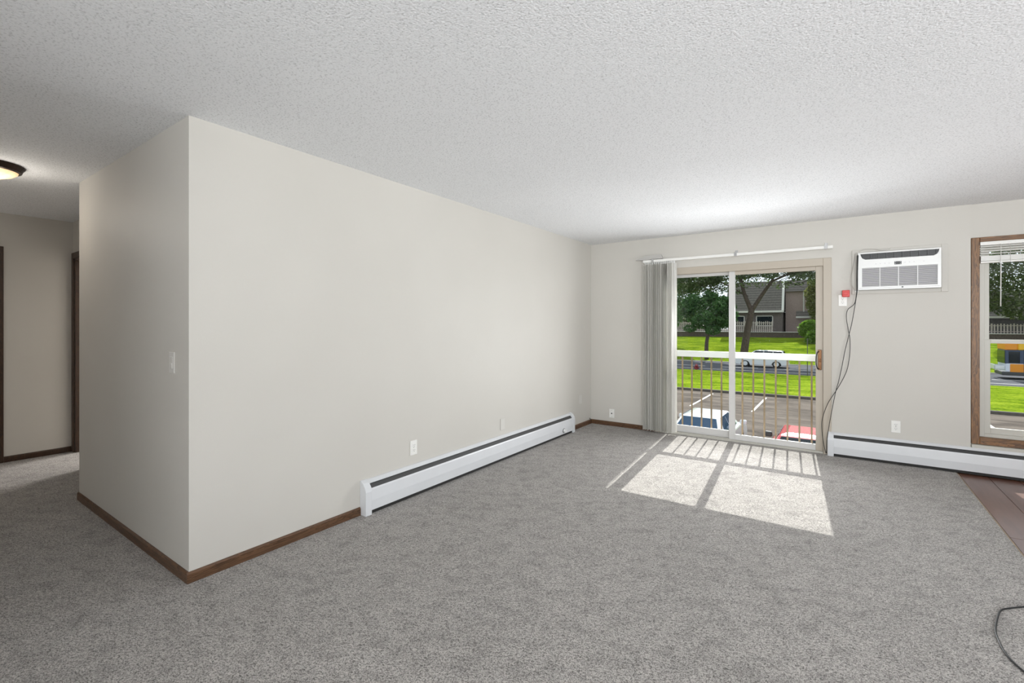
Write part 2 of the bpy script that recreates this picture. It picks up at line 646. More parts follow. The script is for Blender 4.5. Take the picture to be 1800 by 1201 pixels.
def door_trim(name, label, face, lo, hi, top, across, deep):
    """casing around a doorway; across = 'x' (wall faces -Y) or 'y' (wall faces +X)"""
    d = thing(name, None, None, kind='structure')
    cw, th = 0.062, 0.016
    parts = [('casing', (lo - cw, lo, 0, top + cw)), ('casing', (hi, hi + cw, 0, top + cw)), ('head_casing', (lo, hi, top, top + cw))]
    for nm, (a, b, z0, z1) in parts:
        m = MB()
        if across == 'x':
            m.box(a, b, face - th, face, z0, z1, 0.004)
        else:
            m.box(face, face + th, a, b, z0, z1, 0.004)
        m.build(nm, 'hall_wood', d)
    for nm, (a, b, z0, z1) in [('jamb', (lo, lo + 0.018, 0, top)), ('jamb', (hi - 0.018, hi, 0, top)), ('head_jamb', (lo + 0.018, hi - 0.018, top - 0.018, top))]:
        m = MB()
        if across == 'x':
            m.box(a, b, face, face + deep, z0, z1)
        else:
            m.box(a, b, 0, 1, z0, z1) if False else m.box(face - deep, face, a, b, z0, z1)
        m.build(nm, 'hall_wood', d)
    return d


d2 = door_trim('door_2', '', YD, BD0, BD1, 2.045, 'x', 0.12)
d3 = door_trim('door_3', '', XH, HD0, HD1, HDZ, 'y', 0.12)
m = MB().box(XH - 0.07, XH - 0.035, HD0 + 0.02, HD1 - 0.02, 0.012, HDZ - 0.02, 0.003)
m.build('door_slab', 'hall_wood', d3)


# ------------------------------------------------------------------ baseboards
def bb_profile(m, axis, a0, a1, wall, sign, mat_h=0.057, th=0.012):
    """quarter-eased strip along axis (0 = x, 1 = y); sign gives the side the room is on"""
    pts = [(wall, 0.0), (wall + sign * th, 0.0), (wall + sign * th, mat_h - 0.010), (wall + sign * th * 0.45, mat_h), (wall, mat_h)]
    m.prism(pts, axis, a0, a1)
    return m


o = bb_profile(MB(), 1, YN - 0.012, 2.074, XL, 1)
bb_profile(o, 1, 5.236, YF - 0.012, XL, 1)
struct(o.build('baseboard_left', 'baseboard_wood'))
o = MB()
bb_profile(o, 0, XL, DX0 - 0.002, YF, -1)
struct(o.build('baseboard_far', 'baseboard_wood_x'))
o = MB()
bb_profile(o, 0, XB - 0.008, XL, YN, -1)
struct(o.build('baseboard_stub', 'baseboard_wood_x'))
o = MB()
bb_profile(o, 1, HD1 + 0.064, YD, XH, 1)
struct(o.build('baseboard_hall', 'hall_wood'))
o = MB()
bb_profile(o, 0, XC + 0.015, XR, yj, -1, 0.075)
struct(o.build('baseboard_window', 'hall_wood'))


# ------------------------------------------------------------------ sliding door (door_1)
d1 = thing('door_1', None, None, (-0.98, YF, 0), kind='structure')
fy0, fy1 = YF - 0.012, YF + 0.15
# outer frame: flat face to the room, stepped towards the panels
MB().box(DX0, DX0 + 0.072, fy0, fy1, 0, DZ, 0.003).build('frame_jamb', 'almond_vinyl', d1)
MB().box(DX1 - 0.072, DX1, fy0, fy1, 0, DZ, 0.003).build('frame_jamb', 'almond_vinyl', d1)
MB().box(DX0 + 0.072, DX1 - 0.072, fy0, fy1, DZ - 0.082, DZ, 0.003).build('frame_head', 'almond_vinyl', d1)
m = MB().box(DX0 + 0.072, DX1 - 0.072, fy0 + 0.012, fy1, -0.004, 0.020, 0.002)
m.box(DX0 + 0.072, DX1 - 0.072, fy0 + 0.030, fy0 + 0.036, 0.020, 0.030).box(DX0 + 0.072, DX1 - 0.072, fy0 + 0.085, fy0 + 0.091, 0.020, 0.030)
m.build('sill_track', 'dull_vinyl', d1)
HEAD = DZ - 0.082


def sash(name, x0, x1, y0, y1, z0, z1, st_l, st_r, top, bot, mat_s, mat_r):
    p = MB().box(x0, x0 + st_l, y0, y1, z0, z1, 0.003).build(name, mat_s, d1)
    MB().box(x1 - st_r, x1, y0, y1, z0, z1, 0.003).build('stile', mat_r, p)
    MB().box(x0 + st_l, x1 - st_r, y0, y1, z1 - top, z1, 0.003).build('top_rail', mat_r, p)
    MB().box(x0 + st_l, x1 - st_r, y0, y1, z0, z0 + bot, 0.003).build('bottom_rail', mat_s, p)
    ym = (y0 + y1) / 2
    MB().box(x0 + st_l - 0.004, x1 - st_r + 0.004, ym - 0.003, ym + 0.003, z0 + bot - 0.004, z1 - top + 0.004).build('pane', 'window_glass', p)
    return p


slide = sash('sliding_panel', -1.040, DX1 - 0.072, YF + 0.012, YF + 0.047, 0.022, HEAD, 0.064, 0.066, 0.042, 0.062, 'white_vinyl', 'almond_vinyl')
fixed = sash('fixed_panel', DX0 + 0.072, -0.985, YF + 0.066, YF + 0.100, 0.022, HEAD, 0.066, 0.060, 0.034, 0.085, 'white_vinyl', 'white_vinyl')
# handle: worn brass back plate with a black pull loop
hx = -0.160
hp = MB().box(hx - 0.017, hx + 0.017, YF - 0.002, YF + 0.012, 0.872, 1.085, 0.004).build('handle_plate', 'brass_worn', d1)
loop = smooth_path([(hx - 0.008, YF + 0.0, 1.065), (hx - 0.020, YF - 0.030, 1.060), (hx - 0.030, YF - 0.040, 1.02), (hx - 0.032, YF - 0.042, 0.97),
                    (hx - 0.030, YF - 0.040, 0.925), (hx - 0.020, YF - 0.030, 0.890), (hx - 0.008, YF + 0.0, 0.885)], 5)
MB().tube(loop, 0.0065, 8).build('handle_pull', 'black_plastic', hp, smooth=True)
MB().box(hx + 0.000, hx + 0.012, YF - 0.016, YF - 0.002, 0.955, 0.99, 0.003).build('lock_lever', 'brass_worn', hp)

# ------------------------------------------------------------------ window_1
w1 = thing('window_1', None, None, ((WX0 + WX1) / 2, yj, WZ0), kind='structure')
cy0, cy1 = yj - 0.020, yj
CO = 0.050
MB().box(WX0 - CO, WX0 + 0.006, cy0, cy1 + 0.03, WZ0 - 0.055, WZ1 + 0.034, 0.003).build('casing', 'oak_casing', w1)
MB().box(WX1 - 0.006, WX1 + CO, cy0, cy1 + 0.03, WZ0 - 0.055, WZ1 + 0.034, 0.003).build('casing', 'oak_casing', w1)
MB().box(WX0 + 0.006, WX1 - 0.006, cy0, cy1 + 0.03, WZ1 - 0.006, WZ1 + 0.034, 0.003).build('head_casing', 'oak_casing_x', w1)
MB().box(WX0 + 0.006, WX1 - 0.006, cy0, cy1 + 0.03, WZ0 - 0.055, WZ0 + 0.010, 0.003).build('sill_casing', 'oak_casing_x', w1)
MB().box(JOG + 0.004, XR, yj - 0.030, yj, 0.235, 0.266, 0.003).build('ledge', 'dull_vinyl', w1)
ix0, ix1, iz0, iz1 = WX0 + 0.006, WX1 - 0.006, WZ0 + 0.010, WZ1 - 0.006
fr = MB().box(ix0, ix0 + 0.040, yj + 0.030, YO, iz0, iz1, 0.002).box(ix1 - 0.040, ix1, yj + 0.030, YO, iz0, iz1, 0.002)
fr.box(ix0 + 0.040, ix1 - 0.040, yj + 0.030, YO, iz1 - 0.040, iz1).box(ix0 + 0.040, ix1 - 0.040, yj + 0.030, YO, iz0, iz0 + 0.030)
fr.build('frame', 'dull_vinyl', w1)


def wsash(name, y0, y1, z0, z1, top, bot):
    a, b = ix0 + 0.040, ix1 - 0.040
    p = MB().box(a, a + 0.040, y0, y1, z0, z1, 0.002).box(b - 0.040, b, y0, y1, z0, z1, 0.002)\
        .box(a + 0.040, b - 0.040, y0, y1, z1 - top, z1, 0.002).box(a + 0.040, b - 0.040, y0, y1, z0, z0 + bot, 0.002).build(name, 'dull_vinyl', w1)
    ym = (y0 + y1) / 2
    MB().box(a + 0.038, b - 0.038, ym - 0.003, ym + 0.003, z0 + bot - 0.003, z1 - top + 0.003).build('pane', 'window_glass', p)


wsash('lower_sash', yj + 0.045, yj + 0.080, iz0 + 0.030, 1.213, 0.034, 0.052)
wsash('upper_sash', yj + 0.084, yj + 0.119, 1.180, iz1 - 0.040, 0.040, 0.034)

# unseen windows added to hold the fill lamps beside and behind the camera
for wn, ax, (a0, a1, z0, z1), c0, c1 in (('fill_window_2', 'y', (SY0, SY1, SZ0, SZ1), XR, XR + 0.15), ('fill_window_3', 'x', (BX0, BX1, BZ0, BZ1), YB - 0.15, YB)):
    wo = thing(wn, None, None, kind='structure')
    fm = MB()
    mid = (a0 + a1) / 2
    for (p0, p1, q0, q1) in ((a0, a0 + 0.06, z0, z1), (a1 - 0.06, a1, z0, z1), (a0 + 0.06, a1 - 0.06, z0, z0 + 0.06), (a0 + 0.06, a1 - 0.06, z1 - 0.06, z1), (mid - 0.03, mid + 0.03, z0 + 0.06, z1 - 0.06)):
        if ax == 'y':
            fm.box(c0 + 0.02, c1 - 0.02, p0, p1, q0, q1)
        else:
            fm.box(p0, p1, c0 + 0.02, c1 - 0.02, q0, q1)
    fm.build('frame', 'white_vinyl', wo)
    cm = (c0 + c1) / 2
    for s0, s1 in ((a0 + 0.055, mid - 0.027), (mid + 0.027, a1 - 0.055)):
        g = MB()
        if ax == 'y':
            g.box(cm - 0.003, cm + 0.003, s0, s1, z0 + 0.055, z1 - 0.055)
        else:
            g.box(s0, s1, cm - 0.003, cm + 0.003, z0 + 0.055, z1 - 0.055)
        g.build('pane', 'window_glass', wo)

# ------------------------------------------------------------------ balcony railing
RY = 6.09
rail = thing('balcony_railing', 'white and tan metal balcony railing outside the sliding glass door', 'railing', (-0.98, RY, -0.02))
MB().box(-2.6, 0.5, RY - 0.022, RY + 0.022, 0.945, 1.020, 0.004).build('top_rail', 'rail_white', rail)
MB().box(-2.6, 0.5, RY - 0.022, RY + 0.022, 0.000, 0.030, 0.003).build('bottom_rail', 'rail_white', rail)
MB().box(-2.6, 0.5, YO, RY + 0.03, -0.05, 0.0, 0.003).build('ledge', 'rail_white', rail)
bal0 = None
bx = -0.933 - 0.1153 * 14
while bx < 0.48:
    if bal0 is None:
        bal0 = MB().box(-0.0085, 0.0085, -0.0085, 0.0085, 0.05, 0.965, 0.001).build('baluster', 'baluster_tan', rail, local=True)
        ob = bal0
    else:
        ob = inst(bal0, 'baluster', rail)
    ob.location = (bx + 0.98, 0, 0)
    bx += 0.1153


# ------------------------------------------------------------------ vertical blind
blind = thing('vertical_blind', 'white vertical blind drawn open beside the sliding glass door', 'blind', (-1.03, YF, 2.12))
BY = 5.775
MB().box(-2.025, -0.045, BY - 0.018, BY + 0.018, 2.128, 2.160, 0.004).build('headrail', 'blind_white', blind)
for k, bxp in enumerate((-1.90, -0.955, -0.105)):
    MB().box(bxp - 0.014, bxp + 0.014, BY - 0.022, YF - 0.0005, 2.160, 2.168, 0.001)\
        .box(bxp - 0.014, bxp + 0.014, BY - 0.024, BY - 0.018, 2.124, 2.168, 0.001)\
        .box(bxp - 0.014, bxp + 0.014, YF - 0.004, YF - 0.0005, 2.150, 2.200, 0.001).build('bracket', 'chrome', blind)
rng = random.Random(3)
vx = -1.995
k = 0
while vx < -1.632:
    if vx < -1.765:
        ang = math.radians(74 + rng.uniform(-9, 9))
    elif vx < -1.69:
        ang = math.radians(94.3)
    else:
        ang = math.radians(58 + rng.uniform(-5, 5))
    wd_ = 0.0445
    vm = MB()
    # slightly curved strip with thickness
    loop_a, loop_b = [], []
    for s in (-1, -0.5, 0, 0.5, 1):
        cx_, cy_ = wd_ * s, 0.006 * (1 - s * s)
        loop_a.append((cx_ * math.cos(ang) - cy_ * math.sin(ang), cx_ * math.sin(ang) + cy_ * math.cos(ang)))
        cy2 = cy_ + 0.0012
        loop_b.append((cx_ * math.cos(ang) - cy2 * math.sin(ang), cx_ * math.sin(ang) + cy2 * math.cos(ang)))
    pts = loop_a + loop_b[::-1]
    zt = 2.105
    zb = 0.030 + rng.uniform(-0.004, 0.004)
    vm.hull([(vx + a, BY - 0.01 + b, zb) for a, b in pts], [(vx + a, BY - 0.01 + b, zt) for a, b in pts])
    vane = vm.build('vane', 'vane_vinyl', blind)
    MB().box(vx - 0.005, vx + 0.005, BY - 0.013, BY - 0.007, 2.098, 2.130).build('hanger', 'white_plastic', vane)
    vx += 0.0235 if vx < -1.70 else 0.018
    k += 1
MB().tube([(-1.628, BY - 0.012, 2.13), (-1.626, BY - 0.02, 1.6), (-1.627, BY - 0.015, 0.95)], 0.0028, 6).build('wand', 'white_plastic', blind, smooth=True)
# loose clear plastic valance clip left on top of the rail
MB().prism([(-2.125, 2.168), (-2.085, 2.185), (-1.985, 2.215), (-1.80, 2.222), (-1.775, 2.168), (-2.02, 2.163)], 1, BY - 0.01, BY + 0.03)\
    .build('valance_clip', 'plastic_film', blind)

# ------------------------------------------------------------------ mini blind in the window
mb_ = thing('mini_blind', 'white mini blind pulled up at the top of the oak-trimmed window', 'blind', ((ix0 + ix1) / 2, yj, 2.09))
mx0, mx1, my = ix0 + 0.004, ix1 - 0.004, yj + 0.006
MB().box(mx0, mx1, my - 0.020, my + 0.018, iz1 - 0.034, iz1 - 0.001, 0.002).build('headrail', 'blind_white', mb_)
zz = iz1 - 0.048
for k in range(4):
    MB().prism([(my - 0.018, zz), (my + 0.016, zz - 0.002), (my + 0.016, zz + 0.002), (my, zz + 0.006), (my - 0.018, zz + 0.004)], 0, mx0 + 0.004, mx1 - 0.004).build('slat', 'blind_white', mb_)
    zz -= 0.021
for k in range(11):
    MB().box(mx0 + 0.004, mx1 - 0.004, my - 0.018, my + 0.016, zz - 0.001, zz + 0.0025).build('slat', 'blind_white', mb_)
    zz -= 0.0042
MB().box(mx0 + 0.002, mx1 - 0.002, my - 0.020, my + 0.018, zz - 0.014, zz, 0.002).build('bottom_rail', 'blind_white', mb_)
for cxp in (1.235, 1.70, 2.16):
    MB().box(cxp - 0.0015, cxp + 0.0015, my - 0.0215, my - 0.0195, zz - 0.01, iz1 - 0.034).build('ladder_cord', 'cord_grey', mb_)
MB().tube([(1.175, my - 0.026, iz1 - 0.03), (1.175, my - 0.027, 1.90), (1.173, my - 0.026, 1.51)], [0.0022, 0.0032, 0.0042], 6).build('tilt_wand', 'blind_white', mb_, smooth=True)


# ------------------------------------------------------------------ baseboard heaters
def heater(name, label, axis, a0, a1, wall, sign, knob=None):
    """hydronic baseboard heater; axis 1 = along Y on the long wall, axis 0 = along X on the far wall"""
    base = [0, 0, 0]
    base[axis] = (a0 + a1) / 2
    base[1 - axis] = wall
    hth = thing(name, label, 'heater', base)

    def pr(pts, s, e):
        return MB().prism([(wall + sign * d, z) for d, z in pts], axis, s, e)
    cap = 0.052
    out = [(0.0, 0.0), (0.066, 0.0), (0.067, 0.165), (0.060, 0.192), (0.036, 0.226), (0.014, 0.240), (0.0, 0.242)]
    for s, e in ((a0, a0 + cap), (a1 - cap, a1)):
        pr(out, s, e).build('end_cap', 'heater_enamel', hth, bevel=0.002)
    s, e = a0 + cap, a1 - cap
    pr([(0.0005, 0.02), (0.004, 0.02), (0.004, 0.232), (0.012, 0.231), (0.034, 0.2135), (0.0355, 0.2165), (0.013, 0.236), (0.0005, 0.238)], s, e)\
        .build('back_panel', 'heater_enamel', hth)
    # front cover with its crease
    pr([(0.0545, 0.028), (0.058, 0.028), (0.0645, 0.100), (0.0605, 0.174), (0.0565, 0.186), (0.055, 0.183), (0.0575, 0.171), (0.061, 0.100)], s, e)\
        .build('front_cover', 'heater_enamel', hth)
    pr([(0.010, 0.222), (0.030, 0.206), (0.0535, 0.174), (0.0535, 0.165), (0.010, 0.206)], s, e).build('slot_shade_sheet', 'heater_slot_shade', hth)  # dark sheet closing the slot to give it shade
    el = pr([(0.006, 0.003), (0.050, 0.003), (0.050, 0.120), (0.006, 0.120)], s + 0.001, e - 0.001)
    el.build('element_gap_shade', 'heater_gap_shade', hth)  # dark block brought down so the bottom gap looks shaded
    if knob is not None:
        b = MB().lathe([(0.0, 0.030), (0.020, 0.030), (0.022, 0.024), (0.022, 0.004), (0.0, 0.004)], 20, 0)
        ko = b.build('knob', 'white_plastic', hth, local=True, smooth=False)
        off = Vector((wall + sign * 0.0620, knob, 0.070)) - Vector(base)
        ko.location = off
        MB().lathe([(0.0, 0.005), (0.0255, 0.005), (0.0255, -0.004), (0.0, -0.004)], 20, 0).build('knob_seat', 'black_plastic', ko, local=True)
    return hth


heater('baseboard_heater', 'long white baseboard heater along the bare left wall', 1, 2.076, 5.236, XL, 1, knob=4.95)
heater('baseboard_heater', 'white baseboard heater under the oak-trimmed window and air conditioner', 0, -0.092, 3.9, YF, -1)


# ------------------------------------------------------------------ plates, outlets, switch
def plate(name, label, cat, axis, wall, sign, c, zc, kind, group=None, mat='outlet_plastic'):
    """axis: normal of the wall (0 = X, 1 = Y)"""
    base = [0, 0, zc]
    base[axis] = wall
    base[1 - axis] = c
    t_ = thing(name, label, cat, base, group)

    def bx(u0, u1, z0, z1, d0, d1, bev=0.0):
        a, b = sorted((wall + sign * d0, wall + sign * d1))
        if axis == 0:
            return MB().box(a, b, c + u0, c + u1, zc + z0, zc + z1, bev)
        return MB().box(c + u0, c + u1, a, b, zc + z0, zc + z1, bev)
    bx(-0.0355, 0.0355, -0.058, 0.058, 0.0, 0.006, 0.002).build('cover_plate', mat, t_)
    if kind == 'outlet':
        for zz_ in (-0.0195, 0.0195):
            r_ = bx(-0.0165, 0.0165, zz_ - 0.014, zz_ + 0.014, 0.005, 0.009, 0.0015).build('receptacle', mat, t_)
            for u in (-0.0065, 0.0065):
                bx(u - 0.0012, u + 0.0012, zz_ - 0.001, zz_ + 0.007, 0.0085, 0.0094).build('slot', 'black_plastic', r_)
            bx(-0.0025, 0.0025, zz_ - 0.010, zz_ - 0.006, 0.0085, 0.0094).build('slot', 'black_plastic', r_)
        bx(-0.003, 0.003, -0.003, 0.003, 0.0055, 0.0075, 0.001).build('screw', 'chrome', t_)
    elif kind == 'switch':
        p_ = bx(-0.017, 0.017, -0.033, 0.033, 0.005, 0.0075, 0.001).build('rocker', mat, t_)
        bx(-0.015, 0.015, -0.031, 0.000, 0.007, 0.0105, 0.002).build('rocker_edge', mat, p_)
    elif kind == 'jack':
        bx(-0.008, 0.008, -0.008, 0.008, 0.0055, 0.009, 0.001).build('socket', 'dark_plastic', t_)
        for zz_ in (-0.042, 0.042):
            bx(-0.003, 0.003, zz_ - 0.003, zz_ + 0.003, 0.0055, 0.0072, 0.001).build('screw', 'chrome', t_)
    elif kind == 'blank':
        for zz_ in (-0.042, 0.042):
            bx(-0.003, 0.003, zz_ - 0.003, zz_ + 0.003, 0.0055, 0.0072, 0.001).build('screw', mat, t_)
    return t_


plate('wall_outlet', 'white outlet on the left wall above the near half of the long heater', 'outlet', 0, XL, 1, 2.582, 0.368, 'outlet')
plate('blank_plate', 'wall-coloured blank cover plate above the middle of the long heater', 'plate', 0, XL, 1, 3.781, 0.347, 'blank', mat='painted_plate')
plate('painted_plate', 'painted-over plate on the left wall close to the far corner', 'plate', 0, XL, 1, 5.51, 0.37, 'blank', mat='painted_plate')
plate('cable_jack', 'white jack plate low on the far wall between corner and vertical blind', 'plate', 1, YF, -1, -2.475, 0.165, 'jack')
plate('wall_outlet', 'white outlet below the air conditioner just above the baseboard heater', 'outlet', 1, YF, -1, 0.456, 0.356, 'outlet')
plate('light_switch', 'wall-coloured rocker switch on the shaded stub wall by the hallway', 'switch', 1, YN, -1, -2.986, 1.139, 'switch', mat='painted_plate')
plate('wall_outlet', 'white outlet beside the door frame with a red box plugged in', 'outlet', 1, YF, -1, 0.036, 1.595, 'outlet')
rb = thing('plug_box', 'small red plug-in box on the outlet left of the air conditioner', 'plug', (0.062, YF - 0.01, 1.64))
MB().box(0.031, 0.094, YF - 0.047, YF - 0.008, 1.630, 1.698, 0.006, 2).build('housing', 'red_plastic', rb)
MB().box(0.044, 0.080, YF - 0.050, YF - 0.046, 1.650, 1.680, 0.002).build('face_plate', 'red_plastic', rb)

# ------------------------------------------------------------------ air conditioner
ac = thing('air_conditioner', 'white through-wall air conditioner with black vent above the right heater', 'air conditioner', (0.47, YF, 1.69))
m = MB()
px0, px1, pz0, pz1 = 0.112, 0.830, 1.655, 2.098
for (a, b, c_, d_) in ((px0, 0.168, pz0, pz1), (0.782, px1, pz0, pz1), (0.168, 0.782, pz0, 1.690), (0.168, 0.782, 2.068, pz1)):
    m.box(a, b, YF - 0.014, YF - 0.0005, c_, d_)
m.build('mounting_frame', 'wall_paint', ac, bevel=0.003)
AY = YF - 0.060
ax0, ax1, az0, az1 = 0.160, 0.776, 1.694, 2.062
MB().box(ax0 + 0.010, ax1 - 0.004, AY + 0.018, YF - 0.0005, az0 + 0.006, az1 - 0.006).build('chassis', 'dark_plastic', ac)
# face: white surround built around the vent and the intake
gx0, gx1, gz0, gz1 = 0.192, 0.752, 1.722, 1.908
vz0, vz1 = 1.992, 2.050
fm = MB()
fm.box(ax0, ax1, AY, AY + 0.022, gz1, vz0).box(ax0, ax1, AY, AY + 0.022, az0, gz0).box(ax0, gx0, AY, AY + 0.022, gz0, gz1).box(gx1, ax1, AY, AY + 0.022, gz0, gz1)
fm.box(ax0, ax1, AY, AY + 0.022, vz1, az1).box(ax0, 0.178, AY, AY + 0.022, vz0, vz1).box(0.764, ax1, AY, AY + 0.022, vz0, vz1)
face = fm.build('front_cover', 'white_plastic', ac)
for s, xe in ((1, 0.178), (-1, 0.764)):
    MB().prism([(xe, vz0), (xe + s * 0.040, vz0), (xe + s * 0.016, vz0 + 0.014), (xe + s * 0.006, vz0 + 0.034), (xe, vz1)], 1, AY, AY + 0.022).build('corner_fillet', 'white_plastic', face)
vent = MB().box(0.178, 0.764, AY + 0.016, AY + 0.030, vz0, vz1).build('air_vent', 'black_plastic', ac)
for k in range(10):
    xk = 0.200 + k * 0.0605
    MB().box(xk - 0.003, xk + 0.003, AY + 0.003, AY + 0.017, vz0 + 0.003, vz1 - 0.002).build('fin', 'dark_plastic', vent)
for k in range(4):
    zk = vz0 + 0.010 + k * 0.013
    MB().box(0.182, 0.760, AY + 0.008, AY + 0.015, zk - 0.0012, zk + 0.0012).build('louver', 'dark_plastic', vent)
MB().box(gx0, gx1, AY + 0.016, AY + 0.020, gz0, gz1).build('intake_screen', 'screen_grey', ac)
sl0 = None
ns = 15
for k in range(ns):
    zk = gz0 + (k + 0.5) * (gz1 - gz0) / ns
    if sl0 is None:
        sl0 = MB().prism([(-0.008, -0.0032), (0.006, -0.0012), (0.006, 0.0012), (-0.008, 0.0018)], 0, -0.28, 0.28).build('intake_slat', 'grille_plastic', ac, local=True)
        sl = sl0
    else:
        sl = inst(sl0, 'intake_slat', ac)
    sl.location = Vector(((gx0 + gx1) / 2, AY + 0.010, zk)) - Vector((0.47, YF, 1.69))
for xk in (0.332, 0.472, 0.612):
    MB().box(xk - 0.003, xk + 0.003, AY + 0.004, AY + 0.017, gz0, gz1).build('intake_rib', 'white_plastic', ac)
disp = MB().box(0.441, 0.494, AY - 0.0015, AY + 0.004, 1.928, 1.958, 0.001).build('display', 'black_plastic', ac)
for xk in (0.449, 0.486):
    for zk in (1.935, 1.951):
        MB().box(xk - 0.003, xk + 0.003, AY - 0.0022, AY - 0.001, zk - 0.002, zk + 0.002).build('indicator', 'grille_plastic', disp)
for xk in (0.300, 0.335, 0.370, 0.402, 0.520, 0.552, 0.585, 0.655):
    MB().lathe([(0, 0.0), (0.0045, 0.0), (0.0045, 0.003), (0, 0.003)], 10, 1, (xk, AY - 0.002, 1.945)).build('button', 'grille_plastic', ac)
MB().box(0.170, 0.770, AY - 0.0006, AY + 0.002, 1.7075, 1.7090).build('seam', 'dark_plastic', ac)
MB().box(0.494, 0.508, AY - 0.002, AY + 0.002, 1.704, 1.715, 0.001).build('catch', 'dark_plastic', ac)

# cords: two black leads hanging to the floor, a white lead looping beside the unit
U = lambda pts: pts


def wp(u, v, Y):
    r = (u - 900) / F_PX
    c_, s_ = math.cos(YAW), math.sin(YAW)
    dx, dy, dz = r * c_ - s_, r * s_ + c_, (HORIZON - v) / F_PX
    tt = Y / dy
    return (dx * tt, Y, EYE + dz * tt)


pc1 = [(1507, 449), (1506, 480), (1506, 505), (1505.5, 516), (1502, 534), (1490, 545), (1488, 560), (1491.7, 583), (1494, 596), (1493.8, 622), (1489.7, 647),
       (1483.5, 663), (1471, 685), (1455, 710), (1445.5, 737), (1445, 759), (1448.5, 784), (1452, 797)]
pc2 = [(1508.5, 449), (1507.5, 480), (1507, 506), (1506, 518), (1498, 565), (1491.7, 591), (1485.5, 616), (1479.4, 647), (1474, 671), (1469, 689), (1463, 718), (1457, 751), (1453.5, 776), (1452.6, 797)]
for pc, yb, lab in ((pc1, 5.772, 'thin black cord bowing left below the air conditioner to the floor'),
                    (pc2, 5.756, 'straighter thin black cord from the air conditioner down to the heater end')):
    n_ = len(pc)
    pts = []
    for i, (u, v) in enumerate(pc):
        Y = yb if i < n_ - 4 else yb - 0.004 * (i - n_ + 5)
        p = wp(u, v, Y)
        pts.append((p[0], p[1], max(p[2], 0.006)))
    tag(MB().tube(smooth_path(pts, 5), 0.0034, 6).build('power_cord', 'cord_black', smooth=True), lab, 'cord')
pw = [(1565, 437), (1552, 440), (1538, 438), (1524, 438), (1512, 442), (1505, 446), (1503, 458), (1500, 472), (1497, 488), (1497, 498), (1501, 507), (1504.5, 512)]
tag(MB().tube(smooth_path([wp(u, v, 5.80) for u, v in pw], 5), 0.003, 6).build('control_cord', 'cord_grey', smooth=True),
    'pale grey cord looping over the top left of the air conditioner', 'cord')
tag(MB().box(-0.004, 0.022, -0.006, 0.006, -0.006, 0.006, 0.002).build('cord_clip', 'white_plastic'), 'small white clip gathering the cords under the air conditioner', 'clip').location = wp(1504, 512.5, 5.80)

tag(MB().tube(smooth_path([(XL + 0.006, 5.825, 0.040), (XL + 0.010, 5.80, 0.064), (XL + 0.022, 5.765, 0.072), (XL + 0.024, 5.735, 0.088)], 4), 0.004, 6).build('cable_stub', 'cord_black', smooth=True), 'short black cable end sticking up from the baseboard in the far corner', 'cable')

# cord on the carpet
fl = [(1900, 1062), (1840, 1063), (1800, 1067), (1775, 1069.5), (1760, 1073), (1754, 1085), (1750, 1105), (1753, 1120), (1765, 1145), (1780, 1163), (1800, 1181), (1850, 1222)]


def wf_(u, v, z):
    r = (u - 900) / F_PX
    c_, s_ = math.cos(YAW), math.sin(YAW)
    dz = (HORIZON - v) / F_PX
    tt = (z - EYE) / dz
    return ((r * c_ - s_) * tt, (r * s_ + c_) * tt, z)


pts = []
for i, (u, v) in enumerate(fl):
    p = wf_(u, v, 0.006)
    if p[0] > XC + 0.006:
        p = (p[0], p[1], 0.006)
    pts.append(p)
tag(MB().tube(smooth_path(pts, 6), 0.0038, 8).build('floor_cord', 'cord_black', smooth=True), 'thin black cord looping on the grey carpet near the planks', 'cord')

# ------------------------------------------------------------------ hall ceiling light
LX, LY = -4.71, 0.542
LR = 0.79
lamp = thing('ceiling_light', 'round bronze flush-mount ceiling light glowing warm in the hallway', 'ceiling light', (LX, LY, H))
MB().lathe([(0.0 * LR, H), (0.215 * LR, H), (0.218 * LR, H - 0.008), (0.205 * LR, H - 0.020), (0.196 * LR, H - 0.040), (0.178 * LR, H - 0.046), (0.172 * LR, H - 0.040), (0.0 * LR, H - 0.030)], 40, 2, (LX, LY, 0)).build('rim', 'bronze', lamp, smooth=False)
MB().lathe([(0.176 * LR, H - 0.040), (0.170 * LR, H - 0.052), (0.140 * LR, H - 0.070), (0.085 * LR, H - 0.086), (0.030 * LR, H - 0.092), (0.0 * LR, H - 0.092)], 40, 2, (LX, LY, 0)).build('glass_bowl', 'lamp_glass', lamp, smooth=True)
MB().lathe([(0.0, H - 0.118), (0.008, H - 0.114), (0.012, H - 0.105), (0.007, H - 0.096), (0.014, H - 0.092), (0.0, H - 0.090)], 16, 2, (LX, LY, 0)).build('finial', 'bronze', lamp, smooth=True)
pd = bpy.data.lights.new('hall_bulb', 'POINT')
pd.energy = 4.6
pd.color = (1.0, 0.93, 0.83)
pd.shadow_soft_size = 0.12
po = bpy.data.objects.new('hall_bulb', pd)
po.location = (LX, LY, H - 0.26)
COL.objects.link(po)

# ================================================================== outside
G = -3.0
struct(MB().box(-40, 45, 6.3, 32.0, G - 0.3, G).build('parking_lot', 'parking_asphalt'))
pk = bpy.data.objects['parking_lot']
for sx in (-12.4, -9.45, -6.50, -3.53, -0.58, 2.4, 5.35, 8.3):
    MB().box(sx - 0.055, sx + 0.055, 25.9, 31.3, G, G + 0.006).build('stall_line', 'line_white', pk)
struct(MB().box(-40, 45, 32.0, 32.22, G - 0.1, G + 0.15, 0.03).build('curb', 'curb_dark'))


